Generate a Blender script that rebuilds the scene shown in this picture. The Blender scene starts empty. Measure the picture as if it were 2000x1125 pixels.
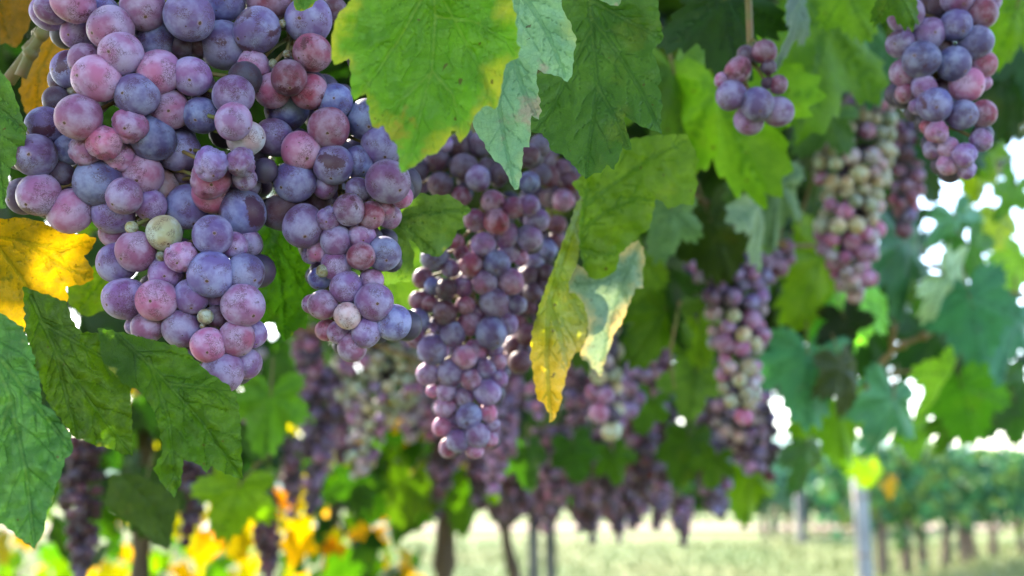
import bpy, bmesh, math, random
import numpy as np
from mathutils import Vector, Matrix, noise as mnoise
from mathutils.geometry import delaunay_2d_cdt

S = bpy.context.scene
COL = S.collection
R = math.radians
rng = random.Random(7)

# ------------------------------------------------------------------ camera, sky, sun, exposure
PITCH = R(11.7); CAM = Vector((0, 0, 1.15)); FPX = 2000 * 35 / 36
RGT = Vector((1, 0, 0)); FWD = Vector((0, math.cos(PITCH), math.sin(PITCH))); UPV = Vector((0, -math.sin(PITCH), math.cos(PITCH)))
cd = bpy.data.cameras.new('camera'); cam = bpy.data.objects.new('camera', cd); COL.objects.link(cam)
cam.location = CAM; cam.rotation_euler = (R(90) + PITCH, 0, 0)
cd.lens = 35; cd.sensor_width = 36; cd.clip_start = 0.02; cd.clip_end = 5000
cd.dof.use_dof = True; cd.dof.focus_distance = 0.405; cd.dof.aperture_fstop = 6.6; cd.dof.aperture_blades = 9
S.camera = cam
SUN_EL = R(40); SUN_AZ = R(-36)          # azimuth from +Y, negative to the left: the sun stands behind the row
SUNDIR = Vector((math.sin(SUN_AZ) * math.cos(SUN_EL), math.cos(SUN_AZ) * math.cos(SUN_EL), math.sin(SUN_EL)))
W = bpy.data.worlds.new("World"); S.world = W; W.use_nodes = True
wn = W.node_tree.nodes; wl = W.node_tree.links
sky = wn.new('ShaderNodeTexSky'); sky.sky_type = 'NISHITA'; sky.sun_disc = False
sky.sun_elevation = SUN_EL; sky.sun_rotation = SUN_AZ; sky.dust_density = 2.0; sky.air_density = 1.0
bg = wn['Background']; bg.inputs['Strength'].default_value = 0.15; wl.new(sky.outputs[0], bg.inputs[0])
sd = bpy.data.lights.new('sun', 'SUN'); sun = bpy.data.objects.new('sun', sd); COL.objects.link(sun)
sd.energy = 2.7; sd.angle = R(0.5); sd.color = (1, .9, .74)
sun.rotation_euler = SUNDIR.to_track_quat('Z', 'Y').to_euler(); sun.location = (-20, 30, 30)
S.view_settings.view_transform = 'Standard'; S.view_settings.look = 'None'
S.view_settings.exposure = 3.0; S.view_settings.gamma = 1
S.cycles.use_denoising = True
S.cycles.max_bounces = 10; S.cycles.diffuse_bounces = 3; S.cycles.transmission_bounces = 6; S.cycles.sample_clamp_indirect = 6

# ------------------------------------------------------------------ helpers
def P(px, py, d):
    return CAM + RGT * ((px - 1000) / FPX * d) + UPV * (-(py - 562.5) / FPX * d) + FWD * d
def project(p):
    v = p - CAM; d = v.dot(FWD); return 1000 + v.dot(RGT) / d * FPX, 562.5 - v.dot(UPV) / d * FPX, d
def lin(c):
    return tuple(((v / 255) / 12.92 if v / 255 <= .04045 else ((v / 255 + .055) / 1.055) ** 2.4) for v in c) + (1,)
def tag(o, label=None, cat=None, group=None, kind=None):
    if label: o['label'] = label
    if cat: o['category'] = cat
    if group: o['group'] = group
    if kind: o['kind'] = kind
    return o
def empty(name, loc, label, cat, group=None):
    o = bpy.data.objects.new(name, None); COL.objects.link(o); o.location = loc; o.empty_display_size = .01
    return tag(o, label, cat, group)
def link(name, me, mat=None, parent=None, color=None):
    o = bpy.data.objects.new(name, me); COL.objects.link(o)
    if mat is not None and not me.materials: me.materials.append(mat)
    if parent is not None:
        o.parent = parent
    if color: o.color = color
    return o
def mesh(name, v, f, smooth=True):
    me = bpy.data.meshes.new(name); me.from_pydata([tuple(x) for x in v], [], [tuple(int(i) for i in x) for x in f]); me.update()
    if smooth: me.polygons.foreach_set('use_smooth', [True] * len(me.polygons))
    return me
def tube(pts, rad, n=7, V=None, F=None):
    """a tube through points with radii, appended to V, F"""
    if V is None: V, F = [], []
    pts = [Vector(p) for p in pts]
    if not isinstance(rad, (list, tuple)): rad = [rad] * len(pts)
    b0 = len(V); ref = None
    for i, p in enumerate(pts):
        t = (pts[min(i + 1, len(pts) - 1)] - pts[max(i - 1, 0)])
        if t.length < 1e-9: t = Vector((0, 0, 1))
        t.normalize()
        if ref is None: ref = t.orthogonal().normalized()
        ref = (ref - t * ref.dot(t)); ref = ref.normalized() if ref.length > 1e-6 else t.orthogonal().normalized()
        bt = t.cross(ref)
        for k in range(n):
            a = 2 * math.pi * k / n
            V.append(p + (ref * math.cos(a) + bt * math.sin(a)) * rad[i])
    for i in range(len(pts) - 1):
        for k in range(n):
            a = b0 + i * n + k; b = b0 + i * n + (k + 1) % n
            F.append((a, b, b + n, a + n))
    for base, sgn in ((b0, -1), (b0 + (len(pts) - 1) * n, 1)):
        F.append(tuple(base + k for k in (range(n) if sgn > 0 else range(n - 1, -1, -1))))
    return V, F
def bez(pts, n=16):
    """smooth Catmull-Rom through points"""
    pts = [Vector(p) for p in pts]; q = [pts[0]] + pts + [pts[-1]]; out = []
    for i in range(1, len(q) - 2):
        for k in range(n):
            t = k / n
            a, b, c, d = q[i - 1], q[i], q[i + 1], q[i + 2]
            out.append(.5 * ((2 * b) + (c - a) * t + (2 * a - 5 * b + 4 * c - d) * t * t + (3 * b - a - 3 * c + d) * t ** 3))
    return out + [pts[-1]]

# ------------------------------------------------------------------ materials
class NT:
    def __init__(s, name):
        s.m = bpy.data.materials.new(name); s.m.use_nodes = True; s.t = s.m.node_tree; s.n = s.t.nodes; s.l = s.t.links
        s.bsdf = s.n['Principled BSDF']; s.out = s.n['Material Output']
    def new(s, typ, **kw):
        n = s.n.new(typ)
        for k, v in kw.items():
            if k in n.inputs: n.inputs[k].default_value = v
            else: setattr(n, k, v)
        return n
    def math(s, op, a, b=None, c=None, clamp=False):
        n = s.n.new('ShaderNodeMath'); n.operation = op; n.use_clamp = clamp
        for i, v in enumerate((a, b, c)):
            if v is None: continue
            if hasattr(v, 'links'): s.l.new(v, n.inputs[i])
            else: n.inputs[i].default_value = v
        return n.outputs[0]
    def ramp(s, x, lo, hi):
        n = s.n.new('ShaderNodeMapRange'); n.interpolation_type = 'SMOOTHSTEP'
        n.inputs[1].default_value = lo; n.inputs[2].default_value = hi; s.l.new(x, n.inputs[0]); return n.outputs[0]
    def mix(s, f, a, b, mode='MIX'):
        n = s.n.new('ShaderNodeMix'); n.data_type = 'RGBA'; n.blend_type = mode
        for i, v in ((0, f), (6, a), (7, b)):
            if hasattr(v, 'links'): s.l.new(v, n.inputs[i])
            else: n.inputs[i].default_value = v
        return n.outputs[2]
    def noise(s, vec, scale, detail=2, rough=.5, dist=0, dim=None):
        n = s.new('ShaderNodeTexNoise'); n.inputs['Scale'].default_value = scale; n.inputs['Detail'].default_value = detail
        n.inputs['Roughness'].default_value = rough; n.inputs['Distortion'].default_value = dist
        if vec is not None: s.l.new(vec, n.inputs['Vector'])
        return n.outputs['Fac']
    def bump(s, h, strength, dist=.001):
        n = s.new('ShaderNodeBump'); n.inputs['Strength'].default_value = strength; n.inputs['Distance'].default_value = dist
        s.l.new(h, n.inputs['Height']); return n.outputs[0]

def berry_mat():
    k = NT('grape_skin'); oi = k.new('ShaderNodeObjectInfo'); tc = k.new('ShaderNodeTexCoord')
    off = k.new('ShaderNodeVectorMath', operation='ADD')
    sc = k.new('ShaderNodeVectorMath', operation='SCALE'); cmb = k.new('ShaderNodeCombineXYZ')
    for i, m in enumerate((91.7, 53.1, 37.3)): k.l.new(k.math('MULTIPLY', oi.outputs['Random'], m), cmb.inputs[i])
    k.l.new(tc.outputs['Object'], off.inputs[0]); k.l.new(cmb.outputs[0], off.inputs[1]); v = off.outputs[0]
    blo = k.noise(v, 1.1, 3, .55); fine = k.noise(v, 9, 4, .65); dust = k.noise(v, 46, 2, .6)
    big = k.ramp(k.noise(v, .55, 1, .4), .35, .65)
    base = k.mix(big, k.mix(1, oi.outputs['Color'], (1.1, .93, .96, 1), 'MULTIPLY'), k.mix(1, oi.outputs['Color'], (.88, 1.0, 1.06, 1), 'MULTIPLY'))
    c1 = k.mix(1.0, base, (.7, .61, .67, 1), 'MULTIPLY')                      # thinner bloom, darker skin
    c2 = k.mix(.42, base, (.42, .42, .64, 1))                                 # thicker waxy bloom
    bw = k.new('ShaderNodeRGBToBW'); k.l.new(base, bw.inputs[0])
    col = k.mix(k.math('MULTIPLY', k.ramp(blo, .36, .64), k.ramp(bw.outputs[0], .01, .12)), c1, c2)
    col = k.mix(k.math('MULTIPLY', k.ramp(fine, .4, .7), .22), col, c1)
    # rubbed hairlines where the bloom is gone
    r1 = k.noise(v, 2.6, 3, .6, 2.2); r2 = k.noise(v, 4.4, 2, .5, 3.4)
    l1 = k.math('LESS_THAN', k.math('ABSOLUTE', k.math('SUBTRACT', r1, .5)), .027)
    l2 = k.math('LESS_THAN', k.math('ABSOLUTE', k.math('SUBTRACT', r2, .5)), .027)
    msk = k.ramp(k.noise(v, 1.35, 2), .47, .6)
    lines = k.math('MULTIPLY', k.math('MAXIMUM', l1, l2), msk)
    # rubbed patch: a matter of luck
    lo = k.math('MULTIPLY_ADD', oi.outputs['Alpha'], -.24, .9)
    pn = k.math('ADD', k.noise(v, .95, 1, .4), k.math('MULTIPLY', k.math('SUBTRACT', fine, .5), .32))
    pa = k.math('SUBTRACT', pn, lo); patch = k.ramp(pa, -.025, .05)
    rub = k.math('MAXIMUM', k.math('MULTIPLY', lines, .7), k.math('MULTIPLY', patch, .9))
    col = k.mix(rub, col, k.mix(.75, k.mix(1.0, base, (.30, .17, .2, 1), 'MULTIPLY'), (.075, .01, .022, 1)))
    # corky specks
    vo = k.new('ShaderNodeTexVoronoi', feature='F1'); vo.inputs['Scale'].default_value = 2.3; k.l.new(v, vo.inputs['Vector'])
    cork = k.math('MULTIPLY', k.math('LESS_THAN', k.math('ADD', vo.outputs['Distance'], k.math('MULTIPLY', fine, .16)), .16), k.math('GREATER_THAN', oi.outputs['Random'], .35))
    col = k.mix(k.math('MULTIPLY', cork, .8), col, (.07, .025, .018, 1))
    vp = k.new('ShaderNodeTexVoronoi', feature='F1'); vp.inputs['Scale'].default_value = 8; k.l.new(v, vp.inputs['Vector'])
    spk = k.math('LESS_THAN', vp.outputs['Distance'], .075)
    col = k.mix(k.math('MULTIPLY', spk, .4), col, (.5, .46, .55, 1))
    # wax grains and the stylar scar at the tip
    col = k.mix(k.math('MULTIPLY', k.ramp(dust, .68, .78), .16), col, (.62, .6, .7, 1))
    nm = k.new('ShaderNodeVectorMath', operation='NORMALIZE'); k.l.new(tc.outputs['Object'], nm.inputs[0]); sx = k.new('ShaderNodeSeparateXYZ'); k.l.new(nm.outputs[0], sx.inputs[0])
    tip = k.math('GREATER_THAN', k.math('ADD', sx.outputs[2], k.math('MULTIPLY', fine, .006)), 1.0008)
    ring = k.math('GREATER_THAN', k.math('ADD', sx.outputs[2], k.math('MULTIPLY', fine, .02)), 1.0035)
    col = k.mix(k.math('MULTIPLY', ring, .35), col, (.35, .2, .22, 1)); col = k.mix(tip, col, (.1, .045, .025, 1))
    k.l.new(col, k.bsdf.inputs['Base Color'])
    k.l.new(k.math('MULTIPLY_ADD', rub, -.26, .6), k.bsdf.inputs['Roughness'])
    k.bsdf.inputs['Subsurface Weight'].default_value = .18
    k.bsdf.inputs['Subsurface Radius'].default_value = (1, .25, .22); k.bsdf.inputs['Subsurface Scale'].default_value = .0065
    k.bsdf.inputs['Specular IOR Level'].default_value = .38
    k.bsdf.inputs['Sheen Weight'].default_value = .1; k.bsdf.inputs['Sheen Roughness'].default_value = .5
    k.bsdf.inputs['Sheen Tint'].default_value = (.75, .8, 1, 1)
    h = k.math('ADD', k.math('MULTIPLY', fine, .5), k.math('MULTIPLY', dust, .35))
    k.l.new(k.bump(h, .16, .0012), k.bsdf.inputs['Normal'])
    return k.m

def leaf_mat(name, src='object', edge=(.55, .45, .06, 1), edge_w=.05, edge_a=.6, patch=(.5, .38, .05, 1), patch_a=.1, trans=.55, rough=.42, tmul=(.95, 1.25, .3, 1), pale=0.0, tip=None, vein_dark=.68, main_a=.22, net_a=.3):
    k = NT(name)
    if src == 'object':
        base = k.new('ShaderNodeObjectInfo').outputs['Color']
    else:
        base = k.new('ShaderNodeAttribute', attribute_name='tint').outputs['Color']
    uv = k.new('ShaderNodeUVMap', uv_map='UVMap').outputs[0]
    oi = k.new('ShaderNodeObjectInfo'); ad = k.new('ShaderNodeVectorMath', operation='ADD'); k.l.new(uv, ad.inputs[0])
    cm = k.new('ShaderNodeCombineXYZ'); k.l.new(k.math('MULTIPLY', oi.outputs['Random'], 40), cm.inputs[0]); k.l.new(cm.outputs[0], ad.inputs[1]); v = ad.outputs[0]
    ve = k.new('ShaderNodeAttribute', attribute_name='vein').outputs['Fac']; ed = k.new('ShaderNodeAttribute', attribute_name='edge').outputs['Fac']
    n1 = k.noise(v, 4, 4, .6); n2 = k.noise(v, 22, 4, .65); n3 = k.noise(v, 90, 2, .6)
    col = k.mix(k.ramp(n1, .3, .7), k.mix(1, base, (.72, .8, .8, 1), 'MULTIPLY'), k.mix(1, base, (1.25, 1.18, 1.0, 1), 'MULTIPLY'))
    col = k.mix(k.math('MULTIPLY', k.ramp(n2, .35, .68), .4), col, k.mix(1, base, (.6, .72, .7, 1), 'MULTIPLY'))
    # margin tint: the leaf turning, and painted sunlight on two leaves
    e = k.ramp(k.math('ADD', ed, k.math('MULTIPLY', k.math('SUBTRACT', n1, .38), 2.2)), edge_w, edge_w * .2 - .25)
    if tip:
        sx = k.new('ShaderNodeSeparateXYZ'); k.l.new(uv, sx.inputs[0]); e = k.math('MULTIPLY', e, k.math('MULTIPLY_ADD', k.ramp(k.math('ADD', sx.outputs[1], k.math('MULTIPLY', n1, .3)), *tip), .85, .15))
    col = k.mix(k.math('MULTIPLY', e, edge_a), col, edge)
    pt = k.math('MULTIPLY', k.ramp(k.math('ADD', k.noise(v, 2.6, 3, .6), k.math('MULTIPLY', n2, .25)), .72, .84), patch_a)
    col = k.mix(pt, col, patch)
    spots = k.math('GREATER_THAN', k.math('ADD', k.noise(v, 17, 1), k.math('MULTIPLY', n3, .12)), .8)
    col = k.mix(k.math('MULTIPLY', spots, .75), col, (.1, .05, .015, 1))
    # veins and the fine net between them
    vo = k.new('ShaderNodeTexVoronoi', feature='DISTANCE_TO_EDGE'); vo.inputs['Scale'].default_value = 44; k.l.new(v, vo.inputs['Vector'])
    net = k.ramp(vo.outputs['Distance'], .09, .0)
    col = k.mix(k.math('MULTIPLY', net, net_a), col, k.mix(1, col, (.55, .68, .6, 1), 'MULTIPLY'))
    thin = k.ramp(ve, .15, .6)
    col = k.mix(k.math('MULTIPLY', thin, vein_dark), col, k.mix(1, col, (.5, .66, .6, 1), 'MULTIPLY'))
    main = k.ramp(ve, .8, .97)
    col = k.mix(k.math('MULTIPLY', main, main_a), col, k.mix(.5, base, (.35, .38, .12, 1)))
    if pale: col = k.mix(pale, col, (.42, .56, .5, 1))
    k.l.new(col, k.bsdf.inputs['Base Color'])
    k.bsdf.inputs['Specular IOR Level'].default_value = .45
    k.l.new(k.math('MULTIPLY_ADD', n2, .22, rough - .1), k.bsdf.inputs['Roughness'])
    hgt = k.math('ADD', k.math('MULTIPLY', thin, -.8), k.math('ADD', k.math('MULTIPLY', net, -.22), k.math('ADD', k.math('MULTIPLY', n2, .5), k.math('MULTIPLY', n3, .22))))
    nb = k.bump(hgt, .55, .0016); k.l.new(nb, k.bsdf.inputs['Normal'])
    tr = k.new('ShaderNodeBsdfTranslucent'); k.l.new(k.mix(1, col, tmul, 'MULTIPLY'), tr.inputs['Color']); k.l.new(nb, tr.inputs['Normal'])
    mx = k.new('ShaderNodeMixShader'); mx.inputs[0].default_value = trans
    k.l.new(k.bsdf.outputs[0], mx.inputs[1]); k.l.new(tr.outputs[0], mx.inputs[2]); k.l.new(mx.outputs[0], k.out.inputs['Surface'])
    return k.m

def plain_mat(name, c1, c2, scale, rough=.8, bump=.4, stretch=(1, 1, 1), detail=5, bd=.004):
    k = NT(name); tc = k.new('ShaderNodeTexCoord'); mp = k.new('ShaderNodeMapping'); mp.inputs['Scale'].default_value = stretch
    k.l.new(tc.outputs['Object'], mp.inputs[0]); n = k.noise(mp.outputs[0], scale, detail, .62)
    k.l.new(k.mix(k.ramp(n, .3, .7), c1, c2), k.bsdf.inputs['Base Color']); k.bsdf.inputs['Roughness'].default_value = rough
    k.l.new(k.bump(n, bump, bd), k.bsdf.inputs['Normal']); return k.m

M_BERRY = berry_mat()
M_LEAF = leaf_mat('vine_leaf_green')
M_BRIGHT = leaf_mat('vine_leaf_bright', edge=(.68, .58, .05, 1), edge_w=.62, net_a=.15, edge_a=.85, patch=(.62, .3, .05, 1), patch_a=.5, trans=.5, vein_dark=.3, main_a=.5, tmul=(1.2, 1.3, .35, 1))
M_PALE = leaf_mat('vine_leaf_pale', edge=(.55, .62, .28, 1), edge_w=.4, edge_a=.85, patch=(.62, .34, .36, 1), patch_a=.6, trans=.35, rough=.38, tmul=(1.1, 1.1, .6, 1))
M_AUTUMN_GLOW = leaf_mat('vine_leaf_autumn_glow', edge=(.95, .44, .03, 1), edge_w=2.2, edge_a=.95, tip=(1.44, 1.86), patch=(.9, .5, .03, 1), patch_a=.3, trans=.5)  # orange margin and tip: a turning leaf plus painted sun glow
M_YELLOW = leaf_mat('vine_leaf_yellow', edge=(.6, .3, .02, 1), edge_w=.15, patch=(.1, .15, .02, 1), patch_a=.95, trans=.55, tmul=(1.25, 1.0, .25, 1))  # dark green patches stand in for shade on the golden leaf
M_UNDER = leaf_mat('vine_leaf_underside', edge=(.75, .6, .3, 1), edge_w=-.1, edge_a=.5, patch=(.5, .5, .25, 1), patch_a=.2, trans=.3, rough=.5)
M_SUN_RIM = leaf_mat('vine_leaf_underside_sun_rim', edge=(.9, .66, .3, 1), tmul=(1.3, 1.05, .6, 1), edge_w=.8, edge_a=.9, patch=(.7, .55, .25, 1), patch_a=.35, trans=.3, rough=.55)  # the cream margin paints a sunlit band on the leaf
M_MASS = leaf_mat('vine_foliage_leaf', src='attr', trans=.38, tmul=(.8, 1.25, .3, 1), edge_w=-.3, edge_a=0)
M_FAR = leaf_mat('far_vine_leaf', src='attr', trans=.08, tmul=(.8, 1.05, .9, 1), edge_w=-.3, edge_a=0)
M_FAR.node_tree.nodes['Principled BSDF'].inputs['Specular IOR Level'].default_value = .08
M_SUNNY = leaf_mat('sun_tinted_foliage_leaf', src='attr', trans=.5, tmul=(1.15, 1.25, .3, 1), edge_w=-.3, edge_a=0)
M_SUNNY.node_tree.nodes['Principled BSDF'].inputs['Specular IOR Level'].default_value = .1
M_STEM = plain_mat('green_stem', lin((96, 104, 48)), lin((126, 92, 58)), 60, .6, .3)
M_CANE = plain_mat('brown_cane', lin((112, 78, 48)), lin((146, 112, 74)), 30, .7, .4, (1, 1, .2))
M_BARK = plain_mat('vine_bark', lin((52, 40, 34)), lin((110, 92, 78)), 26, .95, 1.0, (1, 1, .16), 7, .012)
M_POST = plain_mat('weathered_post', lin((128, 126, 130)), lin((166, 165, 170)), 18, .85, .5, (1, 1, .25), 6, .004)

M_POST_OLD = plain_mat('old_grey_post', lin((84, 82, 84)), lin((122, 118, 116)), 18, .9, .6, (1, 1, .25), 6, .004)
# ------------------------------------------------------------------ ground, hills
def ground():
    k = NT('dry_grass_ground'); tc = k.new('ShaderNodeTexCoord'); v = tc.outputs['Object']
    a = k.noise(v, .35, 4, .6); b = k.noise(v, 6, 5, .7); c = k.noise(v, 60, 3, .7)
    col = k.mix(k.ramp(a, .35, .65), lin((84, 104, 40)), lin((112, 110, 56)))
    col = k.mix(k.math('MULTIPLY', k.ramp(b, .35, .7), .6), col, lin((70, 92, 44)))
    col = k.mix(k.math('MULTIPLY', k.ramp(c, .4, .7), .35), col, lin((62, 70, 34)))
    k.l.new(col, k.bsdf.inputs['Base Color']); k.bsdf.inputs['Roughness'].default_value = .95
    k.l.new(k.bump(k.math('ADD', b, c), .8, .03), k.bsdf.inputs['Normal'])
    n = 60; V = []; F = []
    xs = [(-1 if i < n / 2 else 1) * (abs(i - n / 2) / (n / 2)) ** 3 * 900 for i in range(n + 1)]
    for y in xs:
        for x in xs:
            V.append((x, y + 6, .05 * mnoise.noise(Vector((x * .3, y * .3, 0)))))
    for j in range(n):
        for i in range(n):
            a0 = j * (n + 1) + i; F.append((a0, a0 + 1, a0 + n + 2, a0 + n + 1))
    tag(link('ground', mesh('ground', V, F), k.m), kind='structure')
    # bare track between the plots
    kt = plain_mat('bare_earth', lin((118, 100, 84)), lin((140, 120, 100)), 3, .95, .6, bd=.02)
    V = []; F = []
    for i in range(41):
        x = -40 + i * 3.0; w = 2.6 + .5 * mnoise.noise(Vector((x * .2, 3, 0)))
        y = 34 + .8 * math.sin(x * .06)
        for s in (-1, 0, 1): V.append((x, y + s * w, .075))
    for i in range(40):
        for s in range(2): a0 = i * 3 + s; F.append((a0, a0 + 3, a0 + 4, a0 + 1))
    tag(link('path', mesh('path', V, F), kt), kind='structure')
    # hills
    hm = plain_mat('hill_woodland', lin((84, 112, 104)), lin((112, 136, 122)), .02, .95, .3)
    V = []; F = []; m = 90
    for i in range(m):
        a = R(-75 + 150 * i / (m - 1)); h = 16 + 20 * (mnoise.noise(Vector((a * 2.2, 1, 0))) + .5) + 5 * mnoise.noise(Vector((a * 9, 4, 0)))
        for (rr, z) in ((420, -2), (520, h * .6), (640, h), (820, h * .4)):
            V.append((math.sin(a) * rr, math.cos(a) * rr, z))
    for i in range(m - 1):
        for s in range(3): a0 = i * 4 + s; F.append((a0, a0 + 4, a0 + 5, a0 + 1))
    tag(link('hills', mesh('hills', V, F), hm), kind='structure')
ground()

# ------------------------------------------------------------------ leaves
def seg_dist(pts, a, b):
    a = np.array(a); b = np.array(b); ab = b - a; L = (ab ** 2).sum() + 1e-12
    t = np.clip(((pts - a) @ ab) / L, 0, 1); pr = a + t[:, None] * ab
    return np.sqrt(((pts - pr) ** 2).sum(1)), t
def side_veins(main, frac=.33, step=.13, ang=42):
    """secondary veins leaving a main vein (2-D polylines)"""
    out = []; L = [0]
    for i in range(len(main) - 1): L.append(L[-1] + math.dist(main[i], main[i + 1]))
    T = L[-1]; s = step * .9; side = 1
    while s < .93:
        q = s * T; i = max(j for j in range(len(L) - 1) if L[j] <= q + 1e-9); u = (q - L[i]) / max(1e-9, L[i + 1] - L[i])
        p = [main[i][k] + (main[i + 1][k] - main[i][k]) * u for k in (0, 1)]
        th = math.atan2(main[i + 1][1] - main[i][1], main[i + 1][0] - main[i][0])
        for sd_ in (side, -side):
            a = th + sd_ * R(ang); l = T * frac * (1 - .55 * s)
            m_ = [p[0] + math.cos(a) * l * .5, p[1] + math.sin(a) * l * .5]; a2 = a - sd_ * R(14)
            out.append([tuple(p), tuple(m_), (m_[0] + math.cos(a2) * l * .5, m_[1] + math.sin(a2) * l * .5)])
            s += step * .22
        side = -side; s += step
    return out
def fill2d(outline, spacing):
    o = [Vector(p) for p in outline]; n = len(o)
    arr = np.array([tuple(p) for p in o]); lo = arr.min(0); hi = arr.max(0)
    gx = np.arange(lo[0], hi[0], spacing); gy = np.arange(lo[1], hi[1], spacing * .87)
    pts = np.array([(x + (spacing / 2 if j % 2 else 0), y) for j, y in enumerate(gy) for x in gx])
    ins = np.zeros(len(pts), bool)
    for i in range(n):
        x1, y1 = arr[i]; x2, y2 = arr[(i + 1) % n]
        c = ((y1 > pts[:, 1]) != (y2 > pts[:, 1]))
        with np.errstate(divide='ignore', invalid='ignore'):
            xi = (x2 - x1) * (pts[:, 1] - y1) / (y2 - y1 + 1e-15) + x1
        ins ^= c & (pts[:, 0] < xi)
    pts = pts[ins]
    d = np.full(len(pts), 1e9)
    for i in range(n): d = np.minimum(d, seg_dist(pts, arr[i], arr[(i + 1) % n])[0])
    pts = pts[d > spacing * .45]
    verts = o + [Vector((float(x), float(y))) for x, y in pts]
    r = delaunay_2d_cdt(verts, [(i, (i + 1) % n) for i in range(n)], [], 1, 1e-7)
    return np.array([tuple(v) for v in r[0]]), [tuple(f) for f in r[2]], arr
def vein_field(p2, mains, subs, scale, wmain, wsub):
    ve = np.zeros(len(p2))
    for lst, w, amp in ((mains, wmain, 1.0), (subs, wsub, .6)):
        for pl in lst:
            for i in range(len(pl) - 1):
                dd, t = seg_dist(p2, pl[i], pl[i + 1]); tt = (i + t) / (len(pl) - 1)
                ve = np.maximum(ve, amp * np.clip(1.35 - dd / (w * scale * (1.15 - .6 * tt)) * .8, 0, 1))
    return ve
def leaf_attrs(me, p2, outline, mains, subs, scale, wmain=.011, wsub=.0055):
    """vein and edge fields; scale = the leaf's length in the 2-D units"""
    ed = np.full(len(p2), 1e9); n = len(outline)
    for i in range(n): ed = np.minimum(ed, seg_dist(p2, outline[i], outline[(i + 1) % n])[0])
    ve = vein_field(p2, mains, subs, scale, wmain, wsub)
    a = me.attributes.new('vein', 'FLOAT', 'POINT'); a.data.foreach_set('value', ve.astype(np.float32))
    a = me.attributes.new('edge', 'FLOAT', 'POINT'); a.data.foreach_set('value', np.clip(ed / (.22 * scale), 0, 1).astype(np.float32))
    uvl = me.uv_layers.new(name='UVMap'); idx = np.zeros(len(me.loops), int); me.loops.foreach_get('vertex_index', idx)
    uvl.data.foreach_set('uv', (p2[idx] / scale).astype(np.float32).ravel())
    return ve

def dense(pl, step):
    out = []
    for i in range(len(pl)):
        a = pl[i]; b = pl[(i + 1) % len(pl)]; k = max(1, int(math.dist(a, b) / step))
        for j in range(k): out.append((a[0] + (b[0] - a[0]) * j / k, a[1] + (b[1] - a[1]) * j / k))
    return out
def hero_leaf(label, outline, d, mains, mat, color, tilt=(0, 0), bend=(0, 0), ripple=.003, spacing=5.5, petiole=None, seed=1, off=(0, 0), z=1.0, group=None, fold=0.0, sub=True, teeth=(3.2, 21), pucker=.0009):
    """outline and veins are measured in photo pixels at depth d; tilt: metres of depth gained per 100 px right / down"""
    T = lambda p: (off[0] + p[0] / z, off[1] + p[1] / z)
    ol = dense([T(p) for p in outline], spacing); mains = [[T(p) for p in m] for m in mains]
    ol = [(x + 1.6 * mnoise.noise(Vector((x * .09, y * .09, seed))), y + 1.6 * mnoise.noise(Vector((x * .09, y * .09, seed + 9)))) for x, y in ol]
    if teeth:
        n_ = len(ol); acc = 0; o2 = []; rt = random.Random(seed); per = teeth[1]; k0 = 0; amp = teeth[0]
        area = sum(ol[i][0] * ol[(i + 1) % n_][1] - ol[(i + 1) % n_][0] * ol[i][1] for i in range(n_))
        for i in range(n_):
            a, b, c = ol[i - 1], ol[i], ol[(i + 1) % n_]; tx, ty = c[0] - a[0], c[1] - a[1]; L = math.hypot(tx, ty) + 1e-9
            acc += math.dist(a, b)
            if acc > per: acc -= per; per = teeth[1] * rt.uniform(.7, 1.4); amp = teeth[0] * rt.uniform(.5, 1.4)
            t_ = acc / per; h = (t_ / .65 if t_ < .65 else (1 - t_) / .35) - .4
            sg = 1 if area > 0 else -1; o2.append((b[0] + sg * ty / L * h * amp, b[1] - sg * tx / L * h * amp))
        ol = o2
    p2, F, arr = fill2d(ol, spacing)
    cx, cy = arr.mean(0); size = max(arr.max(0) - arr.min(0))
    subs = [s for m in mains for s in side_veins(m)] if sub else []
    org = P(cx, cy, d); V = []
    m0 = mains[0] if mains else None
    dm = np.full(len(p2), 0.0)
    if m0:
        dm = np.full(len(p2), 1e9)
        for i in range(len(m0) - 1): dm = np.minimum(dm, seg_dist(p2, m0[i], m0[i + 1])[0])
    tmp = bpy.data.meshes.new('blade'); vf = vein_field(p2, mains, subs, size, .03, .02)
    for i, (x, y) in enumerate(p2):
        u, v = (x - cx) / 100, (y - cy) / 100
        dd = d + tilt[0] * u + tilt[1] * v + bend[0] * u * u + bend[1] * v * v + fold * dm[i] / 100
        dd += ripple * (mnoise.noise(Vector((x * .016, y * .016, seed * 3.7))) + .45 * mnoise.noise(Vector((x * .045, y * .045, seed * 2.1))))
        V.append(P(x, y, dd + pucker * vf[i]) - org)
    # faces wound so that their normals look at the camera
    FF = []
    for f in F:
        a, b, c = (V[i] for i in f[:3]); nrm = (b - a).cross(c - a)
        FF.append(f if nrm.dot(FWD) < 0 else tuple(reversed(f)))
    tmp.from_pydata([tuple(q) for q in V], [], FF); tmp.update(); tmp.polygons.foreach_set('use_smooth', [True] * len(FF))
    leaf_attrs(tmp, p2, arr, mains, subs, size)
    root = empty('vine_leaf', org, label, 'leaf', group)
    link('blade', tmp, mat, root, lin(color))
    if petiole:
        pp = [P(T(q)[0], T(q)[1], d + dz) - org for (q, dz) in petiole]
        V, F = tube(bez(pp, 8), [.0016] * (8 * (len(pp) - 1) + 1), 8)
        link('petiole', mesh('petiole', V, F), M_STEM, root)
    return root

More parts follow.
